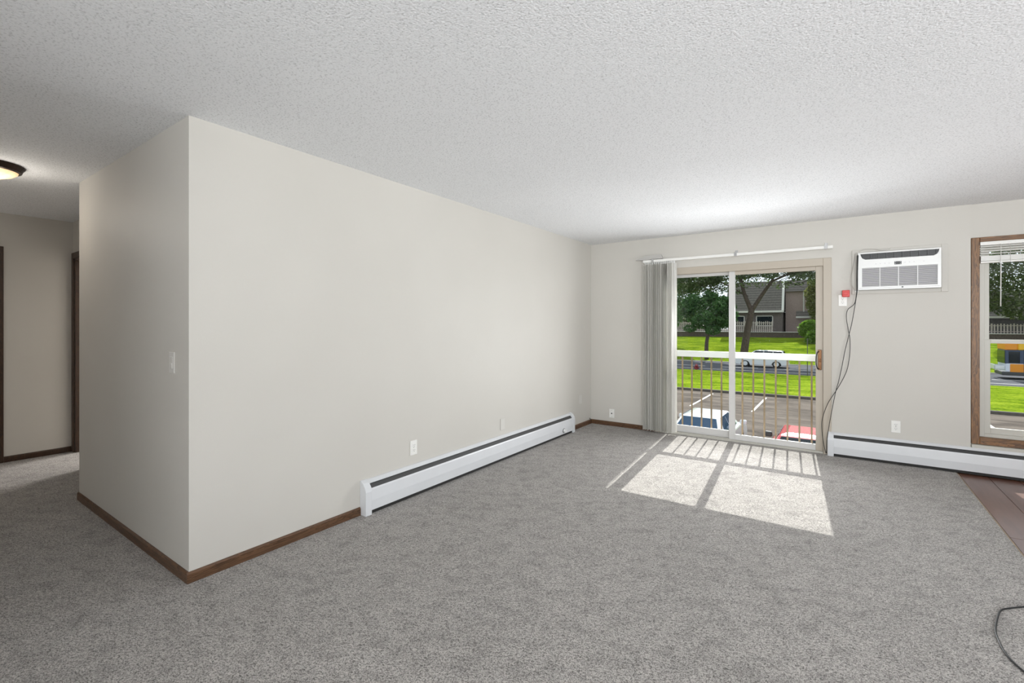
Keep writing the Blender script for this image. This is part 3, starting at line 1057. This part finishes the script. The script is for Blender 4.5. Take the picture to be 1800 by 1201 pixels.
def terrain(name, prof, x0, x1, nx, mat, amp):
    rng_ = random.Random(5)
    ys = []
    for (a, za), (b, zb) in zip(prof, prof[1:]):
        n = max(1, int((b - a) / 0.8))
        ys += [(a + (b - a) * i / n, za + (zb - za) * i / n) for i in range(n)]
    ys.append(prof[-1])
    bm = bmesh.new()
    g = []
    for j, (y, z) in enumerate(ys):
        row = []
        for i in range(nx + 1):
            x = x0 + (x1 - x0) * i / nx
            e = 0 if j in (0, len(ys) - 1) else amp * (math.sin(x * 0.55 + y * 0.3) + math.sin(x * 0.23 - y * 0.5) + rng_.uniform(-0.6, 0.6))
            row.append(bm.verts.new((x, y, z + e)))
        g.append(row)
    for a, b in zip(g, g[1:]):
        for i in range(nx):
            bm.faces.new((a[i], a[i + 1], b[i + 1], b[i]))
    m_ = MB()
    m_.bm.free()
    m_.bm = bm
    ob_ = m_.build(name, mat, smooth=True)
    if ob_.data.polygons[0].normal.z < 0:
        ob_.data.flip_normals()
    return struct(ob_)


terrain('berm_lawn', [(32.2, G + 0.12), (36, G + 0.20), (42, G + 0.22), (46.2, G + 0.08)], -42, 47, 110, 'lawn_grass', 0.02)
struct(MB().box(-60, 65, 46.2, 46.35, G - 0.2, G + 0.06).box(-60, 65, 58.4, 58.55, G - 0.2, G + 0.08).build('road_curb', 'concrete'))
road = struct(MB().box(-60, 65, 46.35, 58.4, G - 0.3, G - 0.02).build('road', 'road_asphalt'))
for y in (52.3,):
    for i in range(20):
        x = -45 + i * 5.0
        MB().box(x, x + 3.4, y - 0.07, y + 0.07, G - 0.02, G - 0.012).build('lane_mark', 'line_white', road)
MB().box(-60, 65, 49.0, 49.12, G - 0.02, G - 0.012).build('lane_mark', 'line_white', road)
terrain('bank_lawn', [(58.5, G + 0.05), (60, G + 0.2), (70, -1.15), (77, -0.50)], -60, 65, 120, 'lawn_grass', 0.03)
rwall = struct(MB().box(-60, 65, 77.0, 77.4, -1.2, 0.25, 0.03).build('retaining_wall', 'brick_dark'))
MB().box(-60, 65, 76.92, 77.45, 0.25, 0.33, 0.02).build('coping', 'trim_white', rwall)
struct(MB().box(-70, 75, 77.4, 140, -1.2, 0.25).build('house_yard', 'wall_dark'))


# ------------------------------------------------------------------ cars
def arch_profile(pts, axles, r, zb):
    """side outline with the wheel arches cut in: pts run from front bottom up, over and down to rear bottom (y, z)"""
    out = list(pts)
    for ya in axles:
        for k in range(9):
            a = math.pi - math.pi * k / 8
            out.append((ya + r * math.cos(a), zb + max(0.0, r * math.sin(a))))
    return out


def make_car(name, label, cat, loc, rotz, body, belt, roof, pts, axles, wr, hw, paint, glass, mirror=None, group=None):
    """nose towards +y. belt: (y_rear, y_front, z, half width); roof: (y_rear, y_front, z, half width)"""
    c = thing(name, label, cat, (0, 0, 0), group)
    side = arch_profile(pts, axles, wr + 0.06, 0.22)
    b = MB().hull([(-hw, y, z) for y, z in side], [(hw, y, z) for y, z in side]).build('body', paint, c, bevel=0.05)
    yr0, yf0, zb, wb_ = belt
    yr1, yf1, zr, wr_ = roof
    lo = [(-wb_, yr0, zb), (wb_, yr0, zb), (wb_, yf0, zb - 0.03), (-wb_, yf0, zb - 0.03)]
    hi = [(-wr_, yr1, zr), (wr_, yr1, zr), (wr_, yf1, zr), (-wr_, yf1, zr)]
    MB().hull(lo, hi).build('cabin', paint, c, bevel=0.06)
    # roof skin, slightly domed
    ym = (yr1 + yf1) / 2
    MB().hull([(-wr_ + 0.03, yr1 + 0.03, zr - 0.01), (wr_ - 0.03, yr1 + 0.03, zr - 0.01), (wr_ - 0.03, yf1 - 0.03, zr - 0.01), (-wr_ + 0.03, yf1 - 0.03, zr - 0.01)],
              [(-wr_ + 0.18, yr1 + 0.25, zr + 0.035), (wr_ - 0.18, yr1 + 0.25, zr + 0.035), (wr_ - 0.18, yf1 - 0.25, zr + 0.035), (-wr_ + 0.18, yf1 - 0.25, zr + 0.035)])\
        .build('roof', paint, c, bevel=0.05)

    def quad(a, b_, c_, d_, f0, f1, g0, g1, nm, th=0.012, mt=glass):
        """patch of the face a-b-c-d (a,b bottom; d,c top), from fraction f0..f1 across and g0..g1 up"""
        A, B, C, D = (Vector(p) for p in (a, b_, c_, d_))
        P = lambda f, g: (A.lerp(B, f)).lerp(D.lerp(C, f), g)
        q = [P(f0, g0), P(f1, g0), P(f1, g1), P(f0, g1)]
        n = (q[1] - q[0]).cross(q[3] - q[0]).normalized()
        MB().hull([p - n * 0.005 for p in q], [p + n * th for p in q]).build(nm, mt, c)
    L = lo
    T = hi
    quad(L[0], L[1], T[1], T[0], 0.07, 0.93, 0.08, 0.92, 'rear_window')
    quad(L[2], L[3], T[3], T[2], 0.06, 0.94, 0.08, 0.93, 'windshield')
    for (a, b_, c_, d_) in ((L[1], L[2], T[2], T[1]), (L[3], L[0], T[0], T[3])):
        flip = a is L[3]
        rng2 = ((0.05, 0.32), (0.335, 0.63), (0.645, 0.95)) if cat == 'suv' else ((0.14, 0.47), (0.51, 0.86))
        for f0, f1 in rng2:
            if flip:
                f0, f1 = 1 - f1, 1 - f0
            quad(a, b_, c_, d_, f0, f1, 0.08, 0.95, 'side_window')
    for ya in axles:
        for s in (-1, 1):
            xo = s * (hw - 0.02)
            xi = s * (hw - 0.22)
            a, b2 = sorted((xo, xi))
            wob = MB().lathe([(wr * 0.62, a), (wr * 0.95, a), (wr, a + 0.03), (wr, b2 - 0.03), (wr * 0.95, b2), (wr * 0.62, b2)], 24, 0, (0, ya, wr)).build('wheel', 'tyre', c)
            MB().lathe([(0, xo - s * 0.03), (0.07, xo - s * 0.02), (wr * 0.60, xo - s * 0.035), (wr * 0.64, xo - s * 0.01), (wr * 0.64, xo - s * 0.12), (0, xo - s * 0.12)], 20, 0, (0, ya, wr)).build('rim', 'car_silver', wob)
    yn = max(y for y, z in pts)
    yt = min(y for y, z in pts)
    for s in (-1, 1):
        MB().box(s * (wb_ + 0.20) - 0.10, s * (wb_ + 0.20) + 0.10, yf0 - 0.55, yf0 - 0.42, zb + 0.02, zb + 0.17, 0.03).build('mirror', mirror or paint, c)
        MB().box(s * (hw - 0.22) - 0.16, s * (hw - 0.22) + 0.16, yn - 0.10, yn + 0.01, 0.62, 0.76, 0.02).build('headlight', 'lens_clear', c)
        MB().box(s * (hw - 0.16) - 0.13, s * (hw - 0.16) + 0.13, yt - 0.01, yt + 0.10, 0.70, 0.88, 0.02).build('taillight', 'lens_red', c)
    MB().box(-hw + 0.06, hw - 0.06, yn - 0.03, yn + 0.04, 0.28, 0.46, 0.03).build('bumper', paint, c)
    MB().box(-hw + 0.06, hw - 0.06, yt - 0.04, yt + 0.03, 0.28, 0.46, 0.03).build('bumper', paint, c)
    c.location = loc
    c.rotation_euler = (0, 0, rotz)
    return c


sedan_pts = [(2.25, 0.24), (2.30, 0.55), (2.15, 0.74), (1.30, 0.94), (1.0, 0.97), (-1.45, 1.0), (-2.15, 1.0), (-2.28, 0.85), (-2.30, 0.45), (-2.25, 0.24)]
make_car('sedan', 'white parked sedan with blue rear window seen below the left balusters', 'car', (-3.62, 16.55, G), 0, None,
         (-1.62, 1.20, 0.98, 0.80), (-0.95, 0.62, 1.43, 0.56), sedan_pts, (-1.35, 1.38), 0.32, 0.90, 'car_white', 'car_glass_blue')
make_car('sedan', 'red parked car seen below the right balusters of the balcony', 'car', (-0.72, 15.15, G), 0, None,
         (-1.62, 1.20, 0.98, 0.80), (-0.95, 0.62, 1.43, 0.58), sedan_pts, (-1.35, 1.38), 0.32, 0.90, 'car_red', 'car_glass', 'dark_plastic')
suv_pts = [(2.42, 0.28), (2.48, 0.62), (2.36, 0.92), (1.35, 1.10), (-2.24, 1.14), (-2.40, 1.0), (-2.42, 0.50), (-2.36, 0.28)]
make_car('sport_utility_vehicle', 'silver white sport utility vehicle parked along the far side of the street', 'suv', (-6.55, 54.6, G - 0.02), math.pi / 2, None,
         (-2.28, 1.45, 1.10, 0.84), (-1.95, 0.55, 1.70, 0.66), suv_pts, (-1.42, 1.42), 0.37, 0.94, 'car_silver', 'car_glass')

# ------------------------------------------------------------------ bus
bus = thing('bus', 'yellow-topped city bus with white sides seen through the oak-trimmed window', 'bus', (16.5, 54.5, G))
b0, b1, yb0, yb1 = 10.98, 22.5, 53.3, 55.7
MB().box(b0 + 0.02, b1, yb0 + 0.02, yb1, G + 0.35, G + 1.30, 0.06).build('lower_body', 'bus_white', bus)
MB().box(b0, b1, yb0 + 0.03, yb1 - 0.03, G + 1.20, G + 2.35, 0.05).build('window_band', 'bus_blue', bus)
MB().box(b0 + 0.68, b1, yb0, yb1, G + 2.30, G + 2.95, 0.08).build('roof', 'bus_yellow', bus)
MB().box(b0 - 0.02, b0 + 0.70, yb0, yb1, G + 2.30, G + 2.90, 0.08).build('sign_box', 'bus_orange', bus)
MB().box(b0 + 0.25, b0 + 1.02, yb0 - 0.03, yb0 + 0.1, G + 0.55, G + 1.22, 0.04).build('front_panel', 'bus_orange', bus)
MB().box(b0 - 0.22, b0 + 1.1, yb0 - 0.05, yb1 - 0.2, G + 0.30, G + 0.60, 0.05).build('bumper', 'dark_plastic', bus)
MB().box(b0 - 0.62, b0 + 0.0, yb0 + 0.2, yb0 + 0.27, G + 0.75, G + 1.05, 0.03).box(b0 - 0.62, b0 + 0.0, yb1 - 0.5, yb1 - 0.43, G + 0.75, G + 1.05, 0.03)\
    .box(b0 - 0.62, b0 - 0.55, yb0 + 0.2, yb1 - 0.43, G + 0.75, G + 1.15, 0.02).build('bike_rack', 'car_silver', bus)
MB().hull([(b0 - 0.03, yb0 + 0.12, G + 1.25), (b0 - 0.03, yb1 - 0.12, G + 1.25), (b0 + 0.05, yb1 - 0.12, G + 1.25), (b0 + 0.05, yb0 + 0.12, G + 1.25)],
          [(b0 - 0.03, yb0 + 0.12, G + 2.28), (b0 - 0.03, yb1 - 0.12, G + 2.28), (b0 + 0.05, yb1 - 0.12, G + 2.28), (b0 + 0.05, yb0 + 0.12, G + 2.28)]).build('windshield', 'car_glass', bus)
MB().box(b0 + 0.18, b0 + 0.80, yb0 - 0.005, yb0 + 0.05, G + 1.30, G + 2.22, 0.02).build('driver_window', 'car_glass', bus)
MB().box(b0 + 1.00, b0 + 1.13, yb0 - 0.02, yb0 + 0.05, G + 0.40, G + 2.38, 0.02).build('door_post', 'bus_blue', bus)
for k in range(5):
    xk = b0 + 1.32 + k * 1.9
    fr_ = MB().box(xk - 0.16, xk + 1.58, yb0 - 0.012, yb0 + 0.06, G + 1.22, G + 2.34, 0.02).build('window_frame', 'bus_white', bus)
    MB().box(xk, xk + 1.42, yb0 - 0.02, yb0 + 0.05, G + 1.36, G + 2.20, 0.02).build('window_pane', 'car_glass', fr_)
for xk in (b0 + 2.6, b1 - 2.6):
    for yk in (yb0 + 0.02, yb1 - 0.30):
        wl_ = MB().lathe([(0.28, yk), (0.45, yk), (0.47, yk + 0.05), (0.47, yk + 0.25), (0.45, yk + 0.28), (0.28, yk + 0.28)], 24, 1, (xk, 0, G + 0.46)).build('wheel', 'tyre', bus)
        MB().lathe([(0, yk - 0.01), (0.29, yk + 0.03), (0.29, yk + 0.1), (0, yk + 0.1)], 20, 1, (xk, 0, G + 0.46)).build('hub', 'car_silver', wl_)

# ------------------------------------------------------------------ hydrant, sign post
hy = thing('fire_hydrant', 'dark red fire hydrant at the edge of the street', 'hydrant', (-11.2, 46.9, G - 0.22))
HXX, HYY = -11.2, 46.9
MB().lathe([(0, G - 0.22), (0.20, G - 0.22), (0.20, G - 0.2 + 0.05), (0.13, G - 0.2 + 0.07), (0.13, G - 0.2 + 0.52), (0.17, G - 0.2 + 0.54), (0.17, G - 0.2 + 0.58), (0.14, G - 0.2 + 0.66), (0.07, G - 0.2 + 0.74), (0.04, G - 0.2 + 0.80), (0, G - 0.2 + 0.80)], 20, 2, (HXX, HYY, 0)).build('barrel', 'hydrant_red', hy, smooth=True)
for s in (-1, 1):
    MB().lathe([(0, 0.10 * s), (0.07, 0.10 * s), (0.07, 0.20 * s), (0.09, 0.20 * s), (0.09, 0.25 * s), (0, 0.25 * s)], 14, 0, (HXX, HYY, G - 0.2 + 0.42)).build('nozzle', 'hydrant_red', hy)
MB().lathe([(0, -0.10), (0.09, -0.10), (0.09, -0.22), (0.11, -0.22), (0.11, -0.26), (0, -0.26)], 14, 1, (HXX, HYY, G - 0.2 + 0.38)).build('pumper_nozzle', 'hydrant_red', hy)
sp = thing('sign_post', 'thin dark metal post standing on the lawn before the street', 'post', (-2.12, 46.0, G))
MB().box(-2.15, -2.09, 45.97, 46.03, G, G + 3.15, 0.01).build('post', 'steel_post', sp)
MB().box(-2.17, -2.07, 45.95, 46.05, G + 3.10, G + 3.18, 0.01).build('cap', 'steel_post', sp)


# ------------------------------------------------------------------ houses across the street
def house_window(h, x0, x1, z0, z1, yf):
    f_ = MB().box(x0, x1, yf - 0.08, yf, z0, z0 + 0.12).box(x0, x1, yf - 0.08, yf, z1 - 0.12, z1).box(x0, x0 + 0.12, yf - 0.08, yf, z0, z1).box(x1 - 0.12, x1, yf - 0.08, yf, z0, z1).build('window_frame', 'trim_white', h)
    MB().box(x0 + 0.1, x1 - 0.1, yf - 0.05, yf + 0.0, z0 + 0.1, z1 - 0.1).box((x0 + x1) / 2 - 0.04, (x0 + x1) / 2 + 0.04, yf - 0.07, yf, z0 + 0.1, z1 - 0.1).build('window_pane', 'car_glass', f_)


def mansard(h, x0, x1, yf, depth, z0, z1, inset, mat):
    MB().hull([(x0, yf, z0), (x1, yf, z0), (x1, yf + depth, z0), (x0, yf + depth, z0)],
              [(x0 + 0.1, yf + inset, z1), (x1 - 0.1, yf + inset, z1), (x1 - 0.1, yf + depth - inset, z1), (x0 + 0.1, yf + depth - inset, z1)]).build('roof', mat, h)


h1 = thing('house', 'grey shake-roofed house with white fascia behind the large tree', 'house', (-10.6, 80, 0.25))
MB().box(-14.4, -6.9, 80.4, 90, 0.25, 3.3).build('wall', 'wall_brown', h1)
mansard(h1, -14.7, -6.7, 79.9, 10.5, 3.45, 8.1, 2.1, 'roof_shakes')
MB().box(-14.75, -6.65, 79.75, 80.0, 3.22, 3.52).build('fascia', 'trim_white', h1)
MB().hull([(-6.95, 79.8, 3.4), (-6.65, 79.8, 3.4), (-6.65, 80.2, 3.4), (-6.95, 80.2, 3.4)], [(-7.0, 81.9, 8.15), (-6.7, 81.9, 8.15), (-6.7, 82.3, 8.15), (-7.0, 82.3, 8.15)]).build('corner_board', 'trim_white', h1)
house_window(h1, -10.4, -8.1, 1.15, 2.75, 80.4)
house_window(h1, -13.6, -12.0, 1.15, 2.75, 80.4)

h2 = thing('house', 'pinkish brown house wing standing right of the grey shake roof', 'house', (-4.5, 82, 0.25))
MB().box(-6.6, -3.0, 82.0, 92, 0.25, 6.4).build('wall', 'wall_pink', h2)
mansard(h2, -6.6, -2.8, 81.6, 10.5, 6.4, 8.2, 1.2, 'roof_shakes')
for xk in (-4.25, -3.65, -3.05):
    MB().box(xk - 0.08, xk + 0.08, 81.9, 82.02, 3.2, 6.6).build('trim_board', 'trim_white', h2)
MB().box(-5.2, 1.0, 81.2, 81.5, 2.35, 2.62).build('porch_fascia', 'trim_white', h2)
MB().hull([(-5.2, 81.3, 2.6), (1.0, 81.3, 2.6), (1.0, 83, 2.6), (-5.2, 83, 2.6)], [(-5.2, 82.8, 4.4), (1.0, 82.8, 4.4), (1.0, 83, 4.4), (-5.2, 83, 4.4)]).build('porch_roof', 'roof_shakes', h2)
MB().box(-3.0, 1.0, 83.0, 91, 0.25, 3.6).build('porch_wall', 'wall_pink', h2)
MB().box(-2.75, -2.55, 81.25, 81.45, 0.25, 2.4).build('porch_post', 'trim_white', h2)

h3 = thing('house', 'dark grey house with a pale fascia seen through the oak-trimmed window', 'house', (17, 80, 0.25))
MB().box(6.0, 34, 80.4, 92, 0.25, 2.2).build('wall', 'wall_dark', h3)
mansard(h3, 5.7, 34.3, 79.9, 12, 2.4, 5.6, 3.0, 'roof_shakes')
MB().box(5.6, 34.4, 79.8, 80.0, 2.15, 2.40).build('fascia', 'trim_white', h3)


def fence(label, x0, x1, y, z0, z1, sp_, gap=()):
    f_ = thing('picket_fence', label, 'fence', ((x0 + x1) / 2, y, z0))
    m_ = MB()
    x = x0
    i = 0
    while x < x1:
        top = z1 + 0.05 * math.sin(i * 1.7)
        m_.box(x, x + 0.13, y - 0.02, y + 0.02, z0, top)
        x += sp_
        i += 1
    tag(m_.build('pickets', 'fence_wood', f_), kind='stuff')
    for zr in (z0 + 0.25, z1 - 0.25):
        MB().box(x0, x1, y + 0.02, y + 0.06, zr, zr + 0.09).build('fence_rail', 'fence_wood', f_)
    x = x0
    while x < x1 + 0.1:
        MB().box(x - 0.06, x + 0.06, y + 0.02, y + 0.14, z0, z1 + 0.05).build('fence_post', 'fence_wood', f_)
        x += (x1 - x0) / 6
    return f_


fence('weathered picket fence in front of the grey shake-roofed house', -30, -8.0, 78.3, 0.25, 1.85, 0.27)
fence('weathered picket fence before the dark grey house in the window view', 6.5, 32, 78.3, 0.25, 1.45, 0.27)


# ------------------------------------------------------------------ trees
def foliage(name, blobs, size, mat, parent, seed, flat=0.7):
    r_ = random.Random(seed)
    verts, faces = [], []
    off = world_loc(parent)
    for (cx_, cy_, cz_), (rx, ry, rz), n in blobs:
        for _ in range(n):
            while True:
                p = Vector((r_.uniform(-1, 1), r_.uniform(-1, 1), r_.uniform(-1, 1)))
                if 0.02 < p.length < 1:
                    break
            p = p.normalized() * (p.length ** 0.55)
            c_ = Vector((cx_ + p.x * rx, cy_ + p.y * ry, cz_ + p.z * rz)) - off
            a = Vector((r_.gauss(0, 1), r_.gauss(0, 1), r_.gauss(0, flat))).normalized()
            b_ = a.cross(Vector((r_.gauss(0, 1), r_.gauss(0, 1), r_.gauss(0, 1)))).normalized()
            s = size * r_.uniform(0.6, 1.3)
            i = len(verts)
            verts += [c_ - a * s, c_ - b_ * s * 0.45, c_ + a * s, c_ + b_ * s * 0.45]
            faces.append((i, i + 1, i + 2, i + 3))
    me = bpy.data.meshes.new(name)
    me.from_pydata(verts, [], faces)
    me.materials.append(MATS[mat])
    o_ = bpy.data.objects.new(name, me)
    COL.objects.link(o_)
    o_.parent = parent
    o_['kind'] = 'stuff'
    return o_


def limb(m_, a, b, r0, r1, bend=0.3, seed=0):
    r_ = random.Random(seed)
    A, B = Vector(a), Vector(b)
    mid = A.lerp(B, 0.5) + Vector((r_.uniform(-bend, bend), r_.uniform(-bend, bend), r_.uniform(0, bend)))
    pts_ = smooth_path([A, mid, B], 5)
    n = len(pts_)
    m_.tube(pts_, [r0 + (r1 - r0) * i / (n - 1) for i in range(n)], 8)


# small dense tree by the street
tx, ty = -13.2, 60.2
t1 = thing('tree', 'small dense green tree with dark trunk beside the far street edge', 'tree', (tx, ty, -2.75))
m = MB()
limb(m, (tx, ty, -2.85), (tx + 0.25, ty, 0.6), 0.26, 0.18, 0.2, 1)
for k, (dx, dy, dz) in enumerate(((-2.0, 0.4, 3.2), (1.8, -0.3, 3.4), (0.3, 0.8, 4.2), (-0.8, -0.9, 3.0), (1.0, 0.9, 2.6))):
    limb(m, (tx + 0.22, ty, 0.2), (tx + dx, ty + dy, dz), 0.12, 0.04, 0.3, k)
m.build('trunk', 'bark', t1, smooth=True)
rb_ = random.Random(31)
bl = [((tx, ty, 2.8), (2.6, 1.8, 1.9), 2000)]
for k in range(28):
    a_ = rb_.uniform(0, 2 * math.pi)
    e_ = rb_.uniform(-0.75, 1.0)
    q = math.sqrt(max(0.0, 1 - e_ * e_))
    bl.append(((tx + 2.75 * q * math.cos(a_), ty + 1.9 * q * math.sin(a_), 2.85 + 2.0 * e_), (rb_.uniform(0.7, 1.15), 0.8, rb_.uniform(0.45, 0.75)), 260))
bl += [((tx + 0.9, ty - 0.8, 0.75), (0.9, 0.8, 0.6), 320), ((tx - 1.8, ty - 0.6, 0.9), (0.8, 0.8, 0.45), 220)]
foliage('foliage', bl, 0.20, 'leaf_green', t1, 11)

# the large tree
tx, ty = -9.6, 63.5
t2 = thing('tree', 'large spreading tree with a thick forked trunk behind the parked vehicle', 'tree', (tx, ty, -2.3))
m = MB()
limb(m, (tx, ty, -2.5), (tx + 0.95, ty, 3.5), 0.46, 0.33, 0.12, 3)
limb(m, (tx + 0.9, ty, 3.0), (tx - 0.3, ty, 7.0), 0.28, 0.17, 0.3, 4)
limb(m, (tx + 0.95, ty, 3.2), (tx + 3.2, ty - 0.6, 6.6), 0.27, 0.15, 0.4, 5)
limb(m, (tx - 0.25, ty, 6.8), (tx - 4.5, ty + 0.5, 10.5), 0.15, 0.07, 0.6, 6)
limb(m, (tx - 0.25, ty, 6.8), (tx + 0.5, ty, 12.0), 0.16, 0.07, 0.6, 7)
limb(m, (tx + 3.1, ty - 0.6, 6.5), (tx + 8.5, ty - 1.5, 8.4), 0.13, 0.05, 0.6, 8)
limb(m, (tx + 3.1, ty - 0.6, 6.5), (tx + 5.0, ty - 0.3, 11.0), 0.14, 0.06, 0.6, 9)
limb(m, (tx + 0.5, ty, 4.8), (tx - 5.4, ty - 1.0, 7.6), 0.12, 0.04, 0.7, 10)
r_ = random.Random(21)
for k in range(46):
    a = Vector((tx + r_.uniform(-6, 8), ty + r_.uniform(-2, 2), r_.uniform(6.0, 8.6)))
    d = Vector((r_.uniform(-2.2, 2.2), r_.uniform(-1, 1), r_.uniform(-1.2, 1.4)))
    m.tube([a, a + d * 0.5 + Vector((0, 0, 0.2)), a + d], [0.045, 0.03, 0.012], 5)
m.build('trunk', 'bark', t2, smooth=True)
rb_ = random.Random(33)
bl = [((tx, ty, 11.6), (8.5, 5.0, 3.4), 4500)]
for k in range(150):
    x_ = tx + rb_.uniform(-9, 10)
    z_ = rb_.uniform(6.2, 9.4)
    n_ = int(45 + 170 * max(0.0, (z_ - 6.2) / 3.0))
    bl.append(((x_, ty + rb_.uniform(-3, 2), z_), (rb_.uniform(0.7, 1.6), 0.9, rb_.uniform(0.25, 0.6)), n_))
for k in range(26):
    bl.append(((tx + rb_.uniform(-8.5, -0.5), ty + rb_.uniform(-2, 1), rb_.uniform(5.2, 6.9)), (rb_.uniform(0.6, 1.4), 0.8, rb_.uniform(0.2, 0.45)), 48))
foliage('foliage', bl, 0.17, 'leaf_dark', t2, 12)

specs = [
    ('olive green tree rising behind the clipped hedge at the right of the door view', (-2.3, 78.9), 0.25, 'leaf_olive', [((0.3, 0, 4.6), (1.9, 1.6, 2.4), 2300), ((0.6, 0, 7.2), (2.0, 1.6, 1.8), 1500), ((0.4, 0, 2.8), (1.6, 1.4, 1.0), 600), ((-0.7, 0, 5.9), (1.1, 1.0, 1.0), 400)], 0.24, 0.24),
    ('dark green tree at the left edge of the door view', (-21.5, 71.0), -1.1, 'leaf_green', [((1.5, 0, 5.6), (3.5, 2.5, 2.8), 3200), ((3.5, 0, 8.0), (3.0, 2.5, 2.0), 1800), ((0, 0, 2.6), (2.6, 2.0, 2.2), 1600)], 0.26, 0.24),
    ('tall dark tree behind the dark grey house', (18.5, 74.5), -0.7, 'leaf_dark', [((0, 0, 6.2), (6.5, 3.0, 4.6), 9500), ((4, 0, 9), (5.0, 3.0, 3.0), 3500)], 0.30, 0.28),
    ('broad leafy tree far behind the fence left of the shake-roofed house', (-23.5, 97.0), 0.25, 'leaf_dark', [((0, 0, 4.6), (9.0, 4.0, 2.2), 2600), ((-5, 0, 2.0), (12.0, 3.0, 2.4), 4200)], 0.34, 0.35),
    ('pale distant tree between the pinkish house and the olive tree', (2.0, 98.0), 0.25, 'leaf_olive', [((0, 0, 5.5), (7.0, 4.0, 4.0), 4200)], 0.34, 0.35),
]
for lab, (x, y), zb, mt, blobs, lf, tr in specs:
    t_ = thing('tree', lab, 'tree', (x, y, zb))
    m = MB()
    topz = blobs[0][0][2]
    limb(m, (x, y, zb - 0.2), (x + blobs[0][0][0] * 0.6, y, topz), tr, tr * 0.5, 0.3, 2)
    for k, (bc, br, bn) in enumerate(blobs):
        limb(m, (x + blobs[0][0][0] * 0.4, y, zb + (topz - zb) * 0.6), (x + bc[0] + br[0] * 0.4, y, bc[2] + br[2] * 0.3), tr * 0.5, tr * 0.15, 0.4, k)
        limb(m, (x + blobs[0][0][0] * 0.4, y, zb + (topz - zb) * 0.5), (x + bc[0] - br[0] * 0.5, y, bc[2] + br[2] * 0.2), tr * 0.4, tr * 0.12, 0.4, k + 5)
    m.build('trunk', 'bark', t_, smooth=True)
    foliage('foliage', [((x + bc[0], y + bc[1], bc[2]), br, int(bn * 1.7)) for bc, br, bn in blobs], lf * 0.66, mt, t_, int(abs(x) * 10))

# clipped hedges at the right of the door view
for lab, bl, loc in (('bright green rounded hedge bush below the olive tree', [((-3.0, 73.5, 0.75), (1.5, 1.3, 1.25), 2600), ((-1.2, 73.8, 0.6), (1.7, 1.3, 1.3), 2600)], (-2.4, 73.5, -0.75)),
                     ('lower bright green hedge block at the top of the bank', [((-2.6, 71.0, -0.45), (0.9, 1.0, 1.05), 1900), ((-0.9, 71.2, -0.5), (1.5, 1.0, 1.0), 2400)], (-2.0, 71.0, -1.1))):
    hd = thing('hedge', lab, 'hedge', loc)
    foliage('foliage', bl, 0.20, 'leaf_bright', hd, int(loc[1]))
    m = MB()
    for k in range(5):
        limb(m, (loc[0] + 0.1 * k, loc[1], loc[2] - 0.1), (loc[0] - 1.0 + 0.6 * k, loc[1], loc[2] + 0.9), 0.04, 0.015, 0.15, k)
    m.build('stems', 'bark', hd, smooth=True)

hr = thing('shrub_row', 'dark row of shrubs behind the fence left of the shake-roofed house', 'shrubs', (-30, 88.3, 0.25))
rb_ = random.Random(44)
foliage('foliage', [((-41 + 2.2 * k + rb_.uniform(-0.5, 0.5), 88.3 + rb_.uniform(-0.6, 0.6), 1.4), (1.9, 1.4, 1.5 + rb_.uniform(-0.2, 0.5)), 620) for k in range(11)], 0.30, 'leaf_dark', hr, 45)
m = MB()
for k in range(11):
    limb(m, (-41 + 2.2 * k, 88.3, 0.15), (-41 + 2.2 * k + 0.3, 88.3, 1.6), 0.08, 0.03, 0.2, k)
m.build('stems', 'bark', hr, smooth=True)
